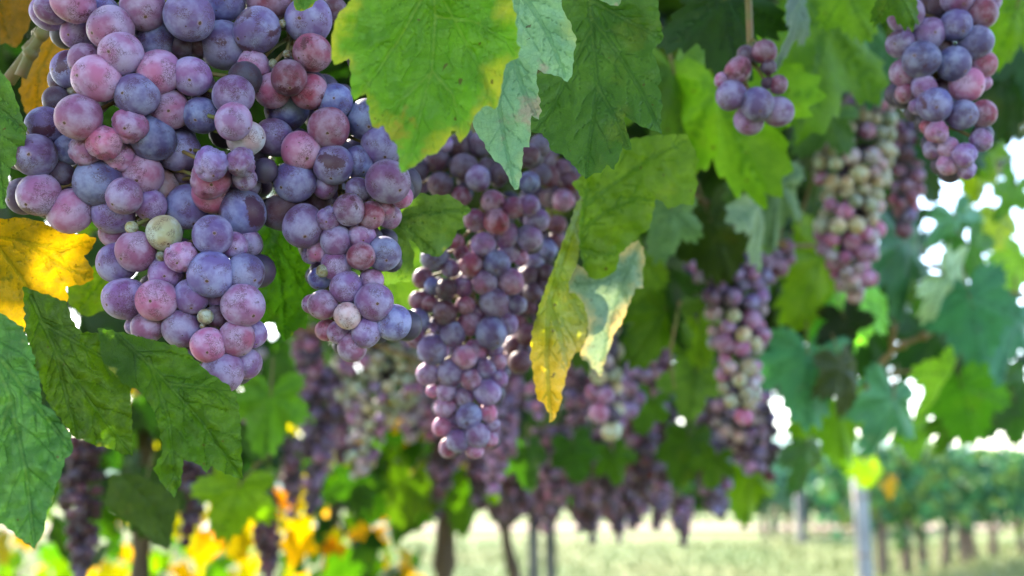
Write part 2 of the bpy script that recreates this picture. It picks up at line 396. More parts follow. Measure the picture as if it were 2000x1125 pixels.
def grape_outline(sd_, teeth=32, npts=190):
    r_ = random.Random(sd_)
    lobes = [(0, 1.0, .62), (R(62 + r_.uniform(-4, 4)), r_.uniform(.76, .88), .55), (-R(62 + r_.uniform(-4, 4)), r_.uniform(.76, .88), .55),
             (R(122 + r_.uniform(-5, 5)), r_.uniform(.55, .68), .6), (-R(122 + r_.uniform(-5, 5)), r_.uniform(.55, .68), .6)]
    deep = r_.uniform(.5, .72); pts = []; ph = r_.random()
    for i in range(npts):
        a = -math.pi + 2 * math.pi * (i + .5) / npts; r0 = 0
        for (c, L, w) in lobes:
            u = abs(a - c) / w; r0 = max(r0, L * (1 - (1 - deep) * min(u, 1.6) ** 1.5))
        sinus = min(1, (math.pi - abs(a)) / .42); r0 *= .18 + .82 * sinus ** .7
        t = (a / (2 * math.pi) * teeth + ph) % 1; tooth = (t / .62 if t < .62 else (1 - t) / .38)
        r0 *= 1 + (.15 + .05 * math.sin(a * 7 + ph * 9)) * (tooth - .5)
        pts.append((math.sin(a) * r0 * .98, -math.cos(a) * r0))
    return pts, [[(0, 0.02), (math.sin(c) * L * .5, -math.cos(c) * L * .5), (math.sin(c) * L * .96, -math.cos(c) * L * .96)] for (c, L, w) in lobes]
def leaf_surface(x, y, q):
    rr = math.hypot(x, y)
    return -q['fold'] * abs(x) - q['droop'] * y * y - q['cup'] * x * x + q['rip'] * rr * math.sin(3.1 * math.atan2(x, y) * q['k'] + q['ph']) + .05 * mnoise.noise(Vector((x * 3, y * 3, q['ph'] * 5)))
def leaf_variant(sd_, spacing=.055):
    r_ = random.Random(sd_); ol, mains = grape_outline(sd_)
    q = dict(fold=r_.uniform(.02, .32), droop=r_.uniform(-.05, .35), cup=r_.uniform(-.1, .22), rip=r_.uniform(.03, .1), k=r_.choice((1, 2)), ph=r_.uniform(0, 6))
    p2, F, arr = fill2d(ol, spacing)
    V = [(x, y, leaf_surface(x, y, q)) for x, y in p2]
    FF = []
    for f in F:
        a, b, c = (p2[i] for i in f[:3]); FF.append(f if (b[0] - a[0]) * (c[1] - a[1]) - (b[1] - a[1]) * (c[0] - a[0]) > 0 else tuple(reversed(f)))
    me = mesh('blade', V, FF); leaf_attrs(me, p2, arr, mains, [s for m in mains for s in side_veins(m, .3, .16)], 1.5, .012, .006)
    a = r_.uniform(-.3, .3)
    Vp, Fp = tube(bez([(0, .0, 0), (a * .2, .22, -.06), (a, .62, -.25)], 6), .016, 6)
    return me, mesh('petiole', Vp, Fp)
VARS = {}
def leaf_mesh(i, mat):
    key = (i, mat.name)
    if (i, None) not in VARS: VARS[(i, None)] = leaf_variant(100 + i)
    if key not in VARS:
        me = VARS[(i, None)][0].copy(); me.materials.clear(); me.materials.append(mat); pm = VARS[(i, None)][1]
        if not pm.materials: pm.materials.append(M_STEM)
        VARS[key] = (me, pm)
    return VARS[key]
CB = Matrix((RGT, UPV, -FWD)).transposed().to_4x4()
def placed_leaf(px, py, d, size, roll=0, pitch=0, yaw=0, mat=None, color=(60, 100, 40), label=None, var=None, group=None):
    """a vine leaf whose middle is seen at px, py; size = pixels from petiole to tip"""
    mat = mat or M_LEAF; s = size / 1.42 / FPX * d; me, pm = leaf_mesh(rng.randrange(10) if var is None else var, mat)
    M = CB @ Matrix.Rotation(R(roll), 4, 'Z') @ Matrix.Rotation(R(pitch), 4, 'X') @ Matrix.Rotation(R(yaw), 4, 'Y')
    c = P(px, py, d); base = c - (M.to_3x3() @ Vector((0, -.3, 0))) * s
    root = empty('vine_leaf', base, label, 'leaf', group); root.rotation_euler = M.to_euler(); root.scale = (s, s, s)
    link('blade', me, None, root, lin(color)); link('petiole', pm, None, root)
    return root

# ------------------------------------------------------------------ grapes
def berry_mesh(sd_, wrinkle=0.0, ell=1.0):
    bm = bmesh.new(); bmesh.ops.create_icosphere(bm, subdivisions=4, radius=1)
    for v in bm.verts:
        p = v.co.copy(); o = Vector((sd_ * 7.3, sd_ * 3.1, sd_))
        k = 1 + .07 * mnoise.noise(p * .8 + o)
        if wrinkle:
            n = mnoise.noise(p * 1.5 + o * 2 + Vector((0, 0, 2 * mnoise.noise(p * 1.1 + o)))); k -= wrinkle * max(0, 1 - abs(n) * 5.5) ; k += wrinkle * .6 * mnoise.noise(p * 1.2 + o)
        dimple = max(0, p.z - .985) / .015
        v.co = Vector((p.x, p.y, p.z * ell)) * (k - .006 * dimple)
        if p.z > .96: v.co.z = v.co.z  # tip keeps its height for the scar
    me = bpy.data.meshes.new('berry'); bm.to_mesh(me); bm.free(); me.polygons.foreach_set('use_smooth', [True] * len(me.polygons))
    me.materials.append(M_BERRY); return me
BM = [berry_mesh(i, 0, 1 + .03 * math.sin(i * 2.1)) for i in range(6)]
BW = [berry_mesh(20 + i, .10 + .05 * (i % 2)) for i in range(4)]
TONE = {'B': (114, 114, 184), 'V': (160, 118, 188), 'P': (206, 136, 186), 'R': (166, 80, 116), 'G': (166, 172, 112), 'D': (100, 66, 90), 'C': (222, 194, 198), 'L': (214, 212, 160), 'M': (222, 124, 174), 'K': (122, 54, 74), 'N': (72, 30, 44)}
def tone(t, r_):
    c = TONE[t[0]]; j = r_.uniform(.76, 1.0)
    if t[0] in 'BPM': c = tuple(c[q] * .76 + TONE['V'][q] * .24 for q in range(3))
    h = r_.uniform(-9, 9)
    return lin(tuple(max(5, min(250, q)) for q in (c[0] * j + h, c[1] * j, c[2] * j - h * .6)))
def add_berry(root, org, pos, rad, t, r_, axis, i):
    wr = 'w' in t; o = link('berry', (r_.choice(BW) if wr else r_.choice(BM)), None, root)
    o.location = pos - org; e = r_.uniform(-.035, .06); o.scale = (rad * (1 - e * .5), rad * (1 - e * .5 + r_.uniform(-.02, .02)), rad * (1 + e))
    d = ((pos - axis).normalized() * .9 - FWD * .35 + Vector((0, 0, -.5)) + Vector((r_.gauss(0, .5), r_.gauss(0, .5), r_.gauss(0, .5)))).normalized()
    o.rotation_euler = (d.to_track_quat('Z', 'Y').to_matrix() @ Matrix.Rotation(r_.uniform(0, 6.28), 3, 'Z')).to_euler()
    c = tone(t, r_); rb = 1.25 if 'r' in t else (.95 if r_.random() < .12 else .2 + .4 * r_.random())
    o.color = (c[0], c[1], c[2], rb)
    if wr: o['label'] = 'wrinkled shrunken berry'
    elif t[0] == 'G': o['label'] = 'unripe green berry'
    elif 'r' in t: o['label'] = 'berry with its bloom rubbed off in a dark red patch'
def make_stem(root, org, ctr, berries, top, d0):
    """the bunch's stalk with side branches and a short pedicel into every berry"""
    ys = sorted(berries, key=lambda b: -b[0].z); V, F = [], []
    n = 6; zt = ys[0][0].z; zb = ys[-1][0].z; ax = []
    for k in range(n):
        z = zt + (zb - zt) * k / (n - 1); near = [b[0] for b in berries if abs(b[0].z - z) < (zt - zb) / n + .006] or [ys[min(len(ys) - 1, k)][0]]
        m = sum(near, Vector()) / len(near); yb = sorted(q.y for q in near)[int(len(near) * .85)]; ax.append(Vector((m.x, yb + .004, z + .004)))
    line = bez([top] + ax, 6); tube([p - org for p in line], [.0021 * (1 - .6 * i / len(line)) for i in range(len(line))], 7, V, F)
    for (p, rad) in berries:
        q = min(line, key=lambda a: (a - p - Vector((0, 0, .012))).length); e = p + (q - p).normalized() * rad * .85
        if (q - p).length > rad: tube([q - org, (q * .4 + e * .6) - org + Vector((0, 0, .001)), e - org], [.0011, .0008, .0010], 5, V, F)
    link('stem', mesh('stem', V, F), M_STEM, root)
def parse(txt, off):
    out = []
    for e in txt.replace('\n', ' ').split(';'):
        e = e.strip()
        if not e: continue
        a = e.split(','); out.append((off[0] + float(a[0]) / 2.812, off[1] + float(a[1]) / 2.812, float(a[2]) / 2.812, float(a[3]), a[4].strip()))
    return out
def bunch(label, specs, d0, top, seed, step=.007, group='bunches of grapes hanging from the vine', filler=0, gap=.74, grow=1.04):
    """specs: (px, py, radius px, layer, tone); every berry is pushed back until it clears those in front"""
    r_ = random.Random(seed); placed = []
    for (px, py, rp, lay, t) in sorted(specs, key=lambda s: s[3]):
        d = d0 + lay * step; rp *= grow
        for (q, rr, t_, qx, qy, qr, qd) in placed:       # whatever it overlaps in front stays in front
            if math.hypot(px - qx, py - qy) < .9 * (rp + qr): d = max(d, qd + .0012)
        for _ in range(60):
            p = P(px, py, d); rad = rp * d / FPX
            if all((p - a[0]).length >= gap * (rad + a[1]) for a in placed): break
            d += .0012
        placed.append((p, rad, t, px, py, rp, d))
    org = P(top[0], top[1], d0 + .02); root = empty('grape_bunch', org, label, 'grape bunch', group)
    mid = sum((q[0] for q in placed), Vector()) / len(placed)
    placed = [a[:3] for a in placed]
    for i, (p, rad, t) in enumerate(placed):
        add_berry(root, org, p, rad, t, r_, Vector((mid.x, mid.y + .02, p.z + .01)), i)
    if filler:
        # dark berries deep inside the bunch, standing in for the crevice shade in the gaps
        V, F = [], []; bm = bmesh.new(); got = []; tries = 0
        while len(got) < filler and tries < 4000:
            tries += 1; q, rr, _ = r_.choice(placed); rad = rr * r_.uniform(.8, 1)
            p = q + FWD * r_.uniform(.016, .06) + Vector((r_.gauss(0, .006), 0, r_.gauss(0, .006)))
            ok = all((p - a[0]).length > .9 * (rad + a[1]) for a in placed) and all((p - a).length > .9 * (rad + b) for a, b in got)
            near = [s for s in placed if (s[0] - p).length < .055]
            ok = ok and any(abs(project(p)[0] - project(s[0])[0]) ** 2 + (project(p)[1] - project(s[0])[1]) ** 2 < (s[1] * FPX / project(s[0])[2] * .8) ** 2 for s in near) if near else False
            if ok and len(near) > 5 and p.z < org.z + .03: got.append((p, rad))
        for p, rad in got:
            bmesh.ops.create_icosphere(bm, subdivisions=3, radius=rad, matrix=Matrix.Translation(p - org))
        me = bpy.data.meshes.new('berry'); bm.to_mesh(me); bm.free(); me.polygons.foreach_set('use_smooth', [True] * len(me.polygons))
        me.materials.append(M_INNER_SHADE); o = link('berry', me, None, root); o['kind'] = 'stuff'
    make_stem(root, org, mid, [(p, r) for p, r, t in placed], org + Vector((0, .01, .05)), d0)
    return root
M_INNER_SHADE = plain_mat('inner_grape_shade', lin((56, 48, 74)), lin((84, 66, 96)), 60, .5, .1)  # darkened skin paints the crevice shade between the berries

def grown_bunch(label, prof, d, rpx, pal, seed, maxn=95, top=None, wr=.06, group='bunches of grapes hanging from the vine', join=False):
    """prof: (py, centre px, half-width px) down the bunch; pal(t) -> tones for height t in 0..1"""
    r_ = random.Random(seed); y0, y1 = prof[0][0], prof[-1][0]; got = []; lean = r_.uniform(-.6, .6)
    def at(y):
        for a, b in zip(prof, prof[1:]):
            if a[0] <= y <= b[0]:
                u = (y - a[0]) / (b[0] - a[0]); t = (y - y0) / (y1 - y0)
                return a[1] + (b[1] - a[1]) * u + lean * (t - .3) * 30 + 7 * mnoise.noise(Vector((y * .03, seed, 0))), (a[2] + (b[2] - a[2]) * u) * (1 + .32 * mnoise.noise(Vector((y * .028, seed, 5))))
        return prof[-1][1:]
    px2m = d / FPX
    for tries in range(5000):
        if len(got) >= maxn: break
        y = r_.uniform(y0, y1); xc, hw = at(y); th = r_.uniform(-115, 115); rr = rpx * r_.uniform(.74, 1.12)
        rad_ = max(0, hw - rr) * r_.uniform(.86, 1.0); x = xc + rad_ * math.sin(R(th)); dz = -rad_ * math.cos(R(th)) * px2m
        p = P(x, y, d + dz)
        if all((p - q).length > .86 * (rr * px2m + s) for q, s, _ in got):
            tt = r_.choice(pal((y - y0) / (y1 - y0))); tt += 'w' if r_.random() < wr else ''; tt += 'r' if r_.random() < .08 else ''
            got.append((p, rr * px2m, tt))
    core = []
    for tries in range(400):
        if len(core) > 26: break
        y = r_.uniform(y0 + rpx, y1 - rpx * 1.5); xc, hw = at(y); th = r_.uniform(-180, 180); q = max(0, hw - rpx) * r_.uniform(.0, .62)
        p = P(xc + q * math.sin(R(th)), y, d - q * math.cos(R(th)) * px2m)
        if hw > rpx * 1.3 and all((p - c).length > rpx * px2m * 1.1 for c in core): core.append(p)
    org = P(*(top or (prof[0][1], prof[0][0] - 25)), d); ax = P(at((y0 + y1) / 2)[0], (y0 + y1) / 2, d + .01)
    root = empty('grape_bunch', org, label, 'grape bunch', group)
    for i, (p, s, t) in enumerate(got): add_berry(root, org, p, s, t, r_, Vector((ax.x, ax.y, p.z)), i)
    if core:
        bm = bmesh.new()
        for p in core: bmesh.ops.create_icosphere(bm, subdivisions=2, radius=rpx * px2m, matrix=Matrix.Translation(p - org))
        me = bpy.data.meshes.new('berry'); bm.to_mesh(me); bm.free(); me.polygons.foreach_set('use_smooth', [True] * len(me.polygons)); me.materials.append(M_INNER_SHADE); link('berry', me, None, root)['kind'] = 'stuff'
    make_stem(root, org, ax, [(p, s) for p, s, t in got], org + Vector((0, .01, .05)), d)
    return root

# ================================================================== the bunches in front
A = parse('''265,70,95,2,V;285,50,82,1,V;403,20,105,0,Pr;420,180,82,2,V;570,70,88,2,B;610,158,122,0,P;785,45,122,1,P;1040,90,130,1,B;855,215,114,1,B;
665,296,115,-.5,P;475,335,95,1,P;530,433,124,-1,P;385,385,100,1.5,Br;340,440,72,2.5,D;415,495,40,2,G;434,641,122,-1.2,M;752,524,116,-.3,B;873,398,118,0,P;
1055,420,105,1,V;930,600,106,.7,P;1000,255,62,2.5,D;1100,258,62,3,D;1145,500,62,2.5,D;1107,632,98,1,B;713,692,91,-.5,Mw;574,783,96,-.6,Mw;470,825,86,0,Pw;
655,860,80,.2,Pw;838,757,122,0,B;985,828,116,.5,B;545,575,46,2,G;250,690,101,1,Br;310,550,72,2,D;192,855,117,0,Vr;125,850,90,1,D;340,955,68,1,D;378,820,82,1,B;
216,1066,114,0,P;130,1080,95,1,V;540,995,134,.3,B;780,955,116,.5,P;890,1020,98,1.2,C;1020,960,62,1.5,D;1157,900,92,-.6,Vw;1155,985,108,0,Mw;1168,1068,106,.3,M;
1322,888,80,-.1,Vw;1345,980,66,1,V;1282,668,99,-.3,P;1350,760,100,.5,C;1280,522,112,1,V;1345,430,90,1.6,D;1385,915,95,2,D;1350,1010,80,1.5,V''', (0, 0))
A += parse('''385,95,118,.4,P;620,100,113,.5,V;683,10,96,0,P;825,55,90,.6,V;1032,70,120,.5,B;1335,95,122,.3,Br;620,215,72,.8,P;722,180,34,-.2,G;903,213,97,0,L;
1170,222,105,0,V;1285,280,76,.6,V;1365,265,76,1,V;745,310,108,0,P;640,375,109,.7,V;885,340,28,-.1,G;995,342,85,-.5,Pw;1158,438,122,-.4,B;910,435,95,.6,V;
1345,433,106,.5,B;683,573,114,.2,V;862,580,110,-.6,M;1050,560,96,0,V;1200,545,76,.7,V;1335,605,115,0,P;1128,670,42,-.3,L;1185,668,60,.3,D;1112,722,15,-.2,G;
815,725,88,.4,P;995,733,104,0,V;740,720,52,1,V;1390,765,76,.5,V;1297,790,97,0,M;1145,827,95,-.5,M;1225,977,111,.1,V;1355,930,82,.5,V;1040,890,62,.9,D''', (0, 380))
B_ = parse('''1220,0,122,1,B;1475,0,120,1.6,R;1413,167,126,0,Br;1225,250,129,.6,B;1388,360,88,0,Pw;1697,110,126,.8,B;1718,290,105,-.1,Rr;1587,430,95,-.8,Rr;1500,497,98,-.2,M;
1697,505,97,-.2,R;1575,600,116,1,B;1505,755,106,.9,V;1653,833,107,0,P;1620,1000,112,.3,B;1500,350,25,-.2,G;1575,298,22,-.2,G;1550,130,22,.2,G''', (0, 0))
B_ += parse('''435,555,96,1,B;400,702,110,0,R;425,903,110,.2,Br;565,890,88,.8,B;690,800,110,1.2,V;605,660,112,1.2,B;725,998,119,-.3,V;560,1045,69,.3,V;800,1080,62,.9,M;
380,1020,72,1,V;130,970,55,1.6,D;330,1085,85,1.6,D;560,330,60,1.6,D;430,60,70,2,D''', (500, 0))
B_ += parse('''150,95,104,1,D;262,175,117,0,V;400,133,68,-.4,Vw;513,83,88,-.5,Pr;630,115,76,0,R;700,80,62,.4,M;735,120,66,.6,M;440,255,86,0,V;580,230,76,.2,Vw;
340,310,62,.5,Pw;577,338,77,-.4,R;440,385,84,.3,V;700,325,94,.5,B;300,330,50,1,V;350,460,63,1,B;365,420,35,-.3,G;495,508,89,0,V;635,470,66,.6,P;650,590,103,-.3,V;
365,605,82,0,P;305,600,52,.8,P;503,665,73,-.7,C;605,755,85,0,V;755,705,96,.3,B;455,755,66,.4,P;385,745,60,.6,M;530,840,80,.2,P''', (500, 380))
C_ = parse('''890,935,60,1,D;990,880,70,1,D;1115,800,65,1,D;1230,795,70,1,D;1010,1015,66,.3,D;1140,920,76,.8,D;1220,980,70,0,V;1270,920,52,.8,D;1335,960,56,.5,D;
1125,1080,55,.5,R;1500,1000,60,.6,B;1500,850,60,1,D;1560,800,60,1,D;1040,790,45,.8,V;1150,760,50,1.2,D;870,1030,50,1.2,D''', (500, 0))
C_ += parse('''1300,40,66,0,Rr;1410,75,61,.2,R;1320,150,71,-.2,Rr;1200,140,61,.2,R;1500,60,60,.4,V;1540,140,69,.4,V;1370,220,72,.1,V;1500,240,73,.2,V;1250,280,71,0,V;
1100,260,42,.4,R;1130,320,42,.4,Rw;980,340,76,.2,Bw;1065,405,50,.3,V;1180,385,66,-.3,Rr;1320,380,74,-.1,B;1390,315,60,.6,V;1455,345,42,.8,M;915,460,56,.5,R;970,500,46,.4,B;
1045,520,60,-.3,Dr;1140,505,56,.4,V;1258,485,69,-.2,P;1400,480,73,.1,M;890,580,50,.8,R;955,600,46,.2,R;1040,650,66,-.3,Dr;1150,610,53,-.1,R;1310,593,83,-.2,V;1430,605,56,.5,B;
890,690,66,0,Bw;985,720,36,.6,V;1170,710,66,.2,P;1080,765,68,-.1,V;1220,650,46,.9,V;1290,762,86,-.4,B;1375,710,66,.4,V;880,790,50,.8,R;972,850,84,-.1,B;1210,855,61,.2,P;
1310,850,42,.7,V;1145,895,69,-.3,Pw;945,985,63,.2,P;1065,980,76,-.1,V;1258,955,56,.1,Vw;1330,920,46,.6,P;1180,1015,61,-.2,Pw;1330,1010,52,.4,Vw''', (500, 380))
C_ += parse('''1270,115,74,-.1,V;1045,110,56,.3,V;1145,140,53,.1,V;970,110,36,.8,M;1040,200,60,.3,P;1170,245,69,-.3,B;1275,230,50,.3,M;1085,260,50,.3,V;1020,305,53,.2,M;
1300,295,42,.5,V;1110,380,66,0,V;1215,350,69,-.1,V;1290,375,42,.5,M;1060,420,55,.4,R;1200,432,51,.3,M''', (500, 725))
E_ = parse('''1205,80,96,.3,V;1490,-10,86,.3,V;1620,75,86,.5,R;1335,185,86,.5,V;1480,140,86,0,B;1590,235,92,.2,B;1180,240,76,.6,V;1290,325,98,-.3,B;1470,350,91,-.2,B;
1630,355,76,.6,R;1195,400,73,.5,P;1540,465,91,0,P;1305,475,66,.1,Vw;1205,510,56,.7,R;1635,455,42,.9,M;1365,575,91,-.4,B;1270,585,46,.8,V;1515,630,82,0,B;1630,625,73,.3,R;
1330,695,44,.5,R;1380,725,61,0,Pw;1620,770,62,.2,Vw;1355,820,52,.5,V;1440,810,56,.1,P;1525,855,66,-.2,Vw;1440,900,60,.4,P;1540,930,52,.2,Vw;1400,30,70,1,D;1560,-40,70,1,D;1300,0,80,1,D;1670,10,60,1,V;1420,480,60,1.3,D;1400,260,60,1.3,D''', (1340, 0))
F_ = parse('''430,285,66,.4,R;285,385,71,.2,Rr;453,370,43,.2,D;505,465,52,.3,Rr;443,455,31,.2,D;245,525,81,.1,V;390,570,90,-.4,B;345,660,82,0,V;505,615,83,0,V;200,440,42,.6,M;330,300,50,1,D''', (1340, 0))
D_ = parse('''1610,970,58,.2,K;1680,930,52,.3,Kw;1720,1005,60,.2,K;1725,1060,60,.3,K;1640,1080,52,0,Dw;1690,1100,60,-.1,R;1560,960,62,-.1,D;1460,860,55,.6,D;1590,880,55,.5,D;1780,980,45,.7,D;1540,1080,60,.3,D''', (500, 0))
D_ += parse('''1610,20,52,.2,D;1680,30,56,0,R;1655,165,53,0,Kr;1600,300,56,0,B;1530,350,56,.1,B;1500,440,52,.3,D;1520,540,56,.2,D;1600,430,50,.4,D;1500,620,46,.3,K;1490,770,60,0,Kr;1440,700,42,.5,K;
1420,830,56,.1,K;1480,850,46,0,D;1450,920,64,-.1,K;1400,890,42,.5,R;1580,500,50,.5,D;1650,250,46,.6,K;1585,620,50,.6,D;1560,700,46,.5,D;1550,230,52,.4,D;1460,540,46,.8,D;1530,860,44,.5,K;1350,880,40,.7,K;1440,640,50,.6,D''', (500, 380))
bunch('largest bunch of dusky blue and mauve grapes, sharply in focus behind the dark serrated leaves', A, .405, (330, -60), 1, filler=110)
bunch('bunch of blue grapes with bare dark red berries, half covered by the bright green leaf', B_, .425, (640, -70), 2, filler=80)
bunch('long slender violet bunch of grapes hanging below the tip of the pale mottled leaf', C_, .57, (900, 200), 3, filler=80)
bunch('shaded dark red bunch of grapes between the slender violet bunch and the orange leaf', D_, .66, (1090, 240), 4, filler=60)  # darker, redder tones: less bloom, and its shade painted in
bunch('slate blue and plum bunch of grapes cut by the top edge at the right', E_, .53, (1830, -70), 5, filler=40)
bunch('small loose bunch of about ten plum grapes under a dark leaf', F_, .55, (1475, 40), 6)

# ------------------------------------------------------------------ bunches further along the row
pal_g = lambda t: ('VPMG' if t < .12 else 'LLGLCLM' if t < .66 else 'MCMCM')
grown_bunch('green and pink half ripe bunch of grapes left of the slate blue bunch', [(170, 1700, 40), (230, 1690, 75), (330, 1665, 82), (420, 1660, 70), (500, 1655, 62), (560, 1672, 36), (585, 1675, 12)], 1.0, 17, pal_g, 11, 100)
grown_bunch('deep magenta tail of grapes beside the green and pink bunch', [(240, 1770, 26), (330, 1775, 34), (400, 1768, 34), (440, 1765, 22), (462, 1765, 8)], 1.15, 16, lambda t: 'RPRVM', 12, 60)
pal_i = lambda t: ('VVVPB' if t < .3 else 'PMCLMC' if t < .6 else 'CLMCLM')
grown_bunch('long purple bunch of grapes fading to pale pink, under silvery leaves', [(500, 1440, 60), (540, 1440, 75), (620, 1440, 62), (700, 1447, 50), (780, 1452, 42), (818, 1455, 16)], 1.0, 17, pal_i, 13, 100)
grown_bunch('short pink side bunch of grapes at the shoulder of the long purple bunch', [(470, 1530, 20), (505, 1532, 30), (545, 1520, 24)], 1.03, 17, lambda t: 'MPV', 14, 18)
grown_bunch('pale green bunch of grapes with a pink tip below the blue grey leaf', [(640, 1200, 20), (700, 1185, 34), (760, 1172, 44), (810, 1172, 36), (842, 1185, 14)], .95, 19, lambda t: 'LLCG' if t < .6 else 'MLPMC', 15, 60)
grown_bunch('muted violet bunch of grapes just behind the pale green one', [(690, 1240, 24), (740, 1245, 32), (800, 1228, 28), (832, 1215, 12)], 1.12, 16, lambda t: 'VVPV', 16, 50)
grown_bunch('faint mauve bunch of grapes between olive leaves left of the long purple bunch', [(520, 1345, 30), (550, 1340, 34), (578, 1340, 14)], 1.2, 14, lambda t: 'PCP', 17, 26)
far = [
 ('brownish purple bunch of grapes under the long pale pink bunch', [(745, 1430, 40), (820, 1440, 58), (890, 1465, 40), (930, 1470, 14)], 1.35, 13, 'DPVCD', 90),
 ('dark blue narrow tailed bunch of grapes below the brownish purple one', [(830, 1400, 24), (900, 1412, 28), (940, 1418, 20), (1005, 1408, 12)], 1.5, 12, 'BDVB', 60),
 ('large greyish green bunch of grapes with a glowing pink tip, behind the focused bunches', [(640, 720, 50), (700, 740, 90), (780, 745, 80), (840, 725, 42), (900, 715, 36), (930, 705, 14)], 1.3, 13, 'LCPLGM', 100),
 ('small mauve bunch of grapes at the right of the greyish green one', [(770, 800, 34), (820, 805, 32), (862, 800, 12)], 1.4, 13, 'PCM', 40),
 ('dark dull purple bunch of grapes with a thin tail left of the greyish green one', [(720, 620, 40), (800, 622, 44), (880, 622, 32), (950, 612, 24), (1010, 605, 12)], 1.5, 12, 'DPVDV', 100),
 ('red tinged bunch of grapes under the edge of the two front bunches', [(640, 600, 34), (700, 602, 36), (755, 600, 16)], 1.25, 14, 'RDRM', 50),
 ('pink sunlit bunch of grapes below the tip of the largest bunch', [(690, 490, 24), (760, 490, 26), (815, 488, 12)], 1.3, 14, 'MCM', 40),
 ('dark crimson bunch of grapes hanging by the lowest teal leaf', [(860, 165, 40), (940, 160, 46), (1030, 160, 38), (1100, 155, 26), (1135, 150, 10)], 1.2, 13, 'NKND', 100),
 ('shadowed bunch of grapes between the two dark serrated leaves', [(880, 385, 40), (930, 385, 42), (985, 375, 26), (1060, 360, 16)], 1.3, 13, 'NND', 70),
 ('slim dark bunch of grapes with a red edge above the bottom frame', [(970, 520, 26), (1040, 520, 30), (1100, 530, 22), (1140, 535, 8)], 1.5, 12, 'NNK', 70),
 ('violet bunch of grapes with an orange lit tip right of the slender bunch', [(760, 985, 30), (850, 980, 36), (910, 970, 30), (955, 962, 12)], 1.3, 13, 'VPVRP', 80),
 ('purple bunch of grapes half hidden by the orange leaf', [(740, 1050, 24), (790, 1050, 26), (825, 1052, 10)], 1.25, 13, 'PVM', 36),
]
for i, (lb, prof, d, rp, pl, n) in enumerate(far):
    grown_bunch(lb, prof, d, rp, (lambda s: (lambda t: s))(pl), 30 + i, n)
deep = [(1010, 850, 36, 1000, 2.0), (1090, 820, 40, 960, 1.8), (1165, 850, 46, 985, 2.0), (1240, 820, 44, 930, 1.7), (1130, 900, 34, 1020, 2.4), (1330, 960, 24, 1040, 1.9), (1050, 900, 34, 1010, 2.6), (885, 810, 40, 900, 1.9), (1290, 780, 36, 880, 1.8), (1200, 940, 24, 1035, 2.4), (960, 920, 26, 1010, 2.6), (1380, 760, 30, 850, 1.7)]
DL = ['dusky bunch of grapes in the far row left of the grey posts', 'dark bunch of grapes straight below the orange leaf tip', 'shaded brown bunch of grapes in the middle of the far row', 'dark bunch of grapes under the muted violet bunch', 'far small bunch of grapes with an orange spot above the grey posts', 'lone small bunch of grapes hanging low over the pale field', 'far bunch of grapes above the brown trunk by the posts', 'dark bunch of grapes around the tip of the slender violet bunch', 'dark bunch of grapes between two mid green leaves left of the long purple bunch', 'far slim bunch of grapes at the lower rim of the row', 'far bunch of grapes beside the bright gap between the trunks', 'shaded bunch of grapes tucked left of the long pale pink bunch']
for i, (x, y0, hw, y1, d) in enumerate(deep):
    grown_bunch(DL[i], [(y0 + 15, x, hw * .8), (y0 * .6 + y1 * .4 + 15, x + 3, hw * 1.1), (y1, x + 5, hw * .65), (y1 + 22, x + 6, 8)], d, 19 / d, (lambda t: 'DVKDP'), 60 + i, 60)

more = [(570, 900, 26, 985, 1.8, 'dim bunch of grapes low between the dull purple and the slim dark bunch'), (860, 900, 28, 985, 1.9, 'dim bunch of grapes over the pale brown trunk'), (1000, 740, 34, 840, 1.5, 'mauve bunch of grapes right beside the tip of the slender bunch'),
 (1075, 880, 34, 985, 1.7, 'dark bunch of grapes left of the green leaf in the far row'), (1185, 880, 36, 990, 1.8, 'dark bunch of grapes right of the green leaf in the far row'), (1250, 860, 38, 975, 1.6, 'dull purple bunch of grapes under the pale green and muted violet ones'), (1130, 740, 34, 850, 1.5, 'dusky bunch of grapes left of the pale green bunch'),
 (1300, 850, 34, 960, 1.8, 'dim bunch of grapes left of the mid green leaf'), (1385, 850, 36, 965, 1.55, 'dim purple bunch of grapes just left of the dark blue narrow tailed one'), (1210, 780, 36, 880, 1.7, 'brownish bunch of grapes behind the pale green bunch'), (1290, 700, 34, 800, 1.5, 'purple bunch of grapes tucked under the olive green leaf'),
 (670, 760, 34, 880, 1.7, 'dull bunch of grapes between the dull purple and the greyish green bunch'), (840, 720, 36, 830, 1.5, 'shaded bunch of grapes left of the slender bunch'), (1490, 800, 30, 915, 1.5, 'brown bunch of grapes at the right edge of the dense row')]
more += [(1150, 920, 34, 1030, 2.2, 'low dark bunch of grapes just right of the two posts'), (1060, 930, 32, 1010, 2.3, 'low bunch of grapes hanging right in front of the two posts'), (1230, 930, 34, 1015, 2.1, 'low dull bunch of grapes midway between the two posts and the lone low bunch'),
 (1000, 900, 34, 1000, 2.2, 'low dark bunch of grapes at the head of the thin dark trunk'), (1290, 900, 32, 1005, 2.0, 'low dull bunch of grapes just left of the lone low bunch'), (1420, 900, 28, 985, 1.9, 'dim bunch of grapes behind the yellow green leaf over the field'), (930, 880, 32, 975, 2.0, 'dim bunch of grapes between the pale brown trunk and the thin dark trunk')]
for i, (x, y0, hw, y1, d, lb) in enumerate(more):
    grown_bunch(lb, [(y0 - 40, x - 4, hw * .9), (y0 * .6 + y1 * .4, x + 3, hw), (y1 - 5, x + 5 - (i % 3) * 4, hw * .6), (y1 + 24, x + 6 - (i % 4) * 4, 8)], d, 20 / d, (lambda t: 'DPVMR' if i % 3 == 0 else 'DVKDP'), 90 + i, 70)

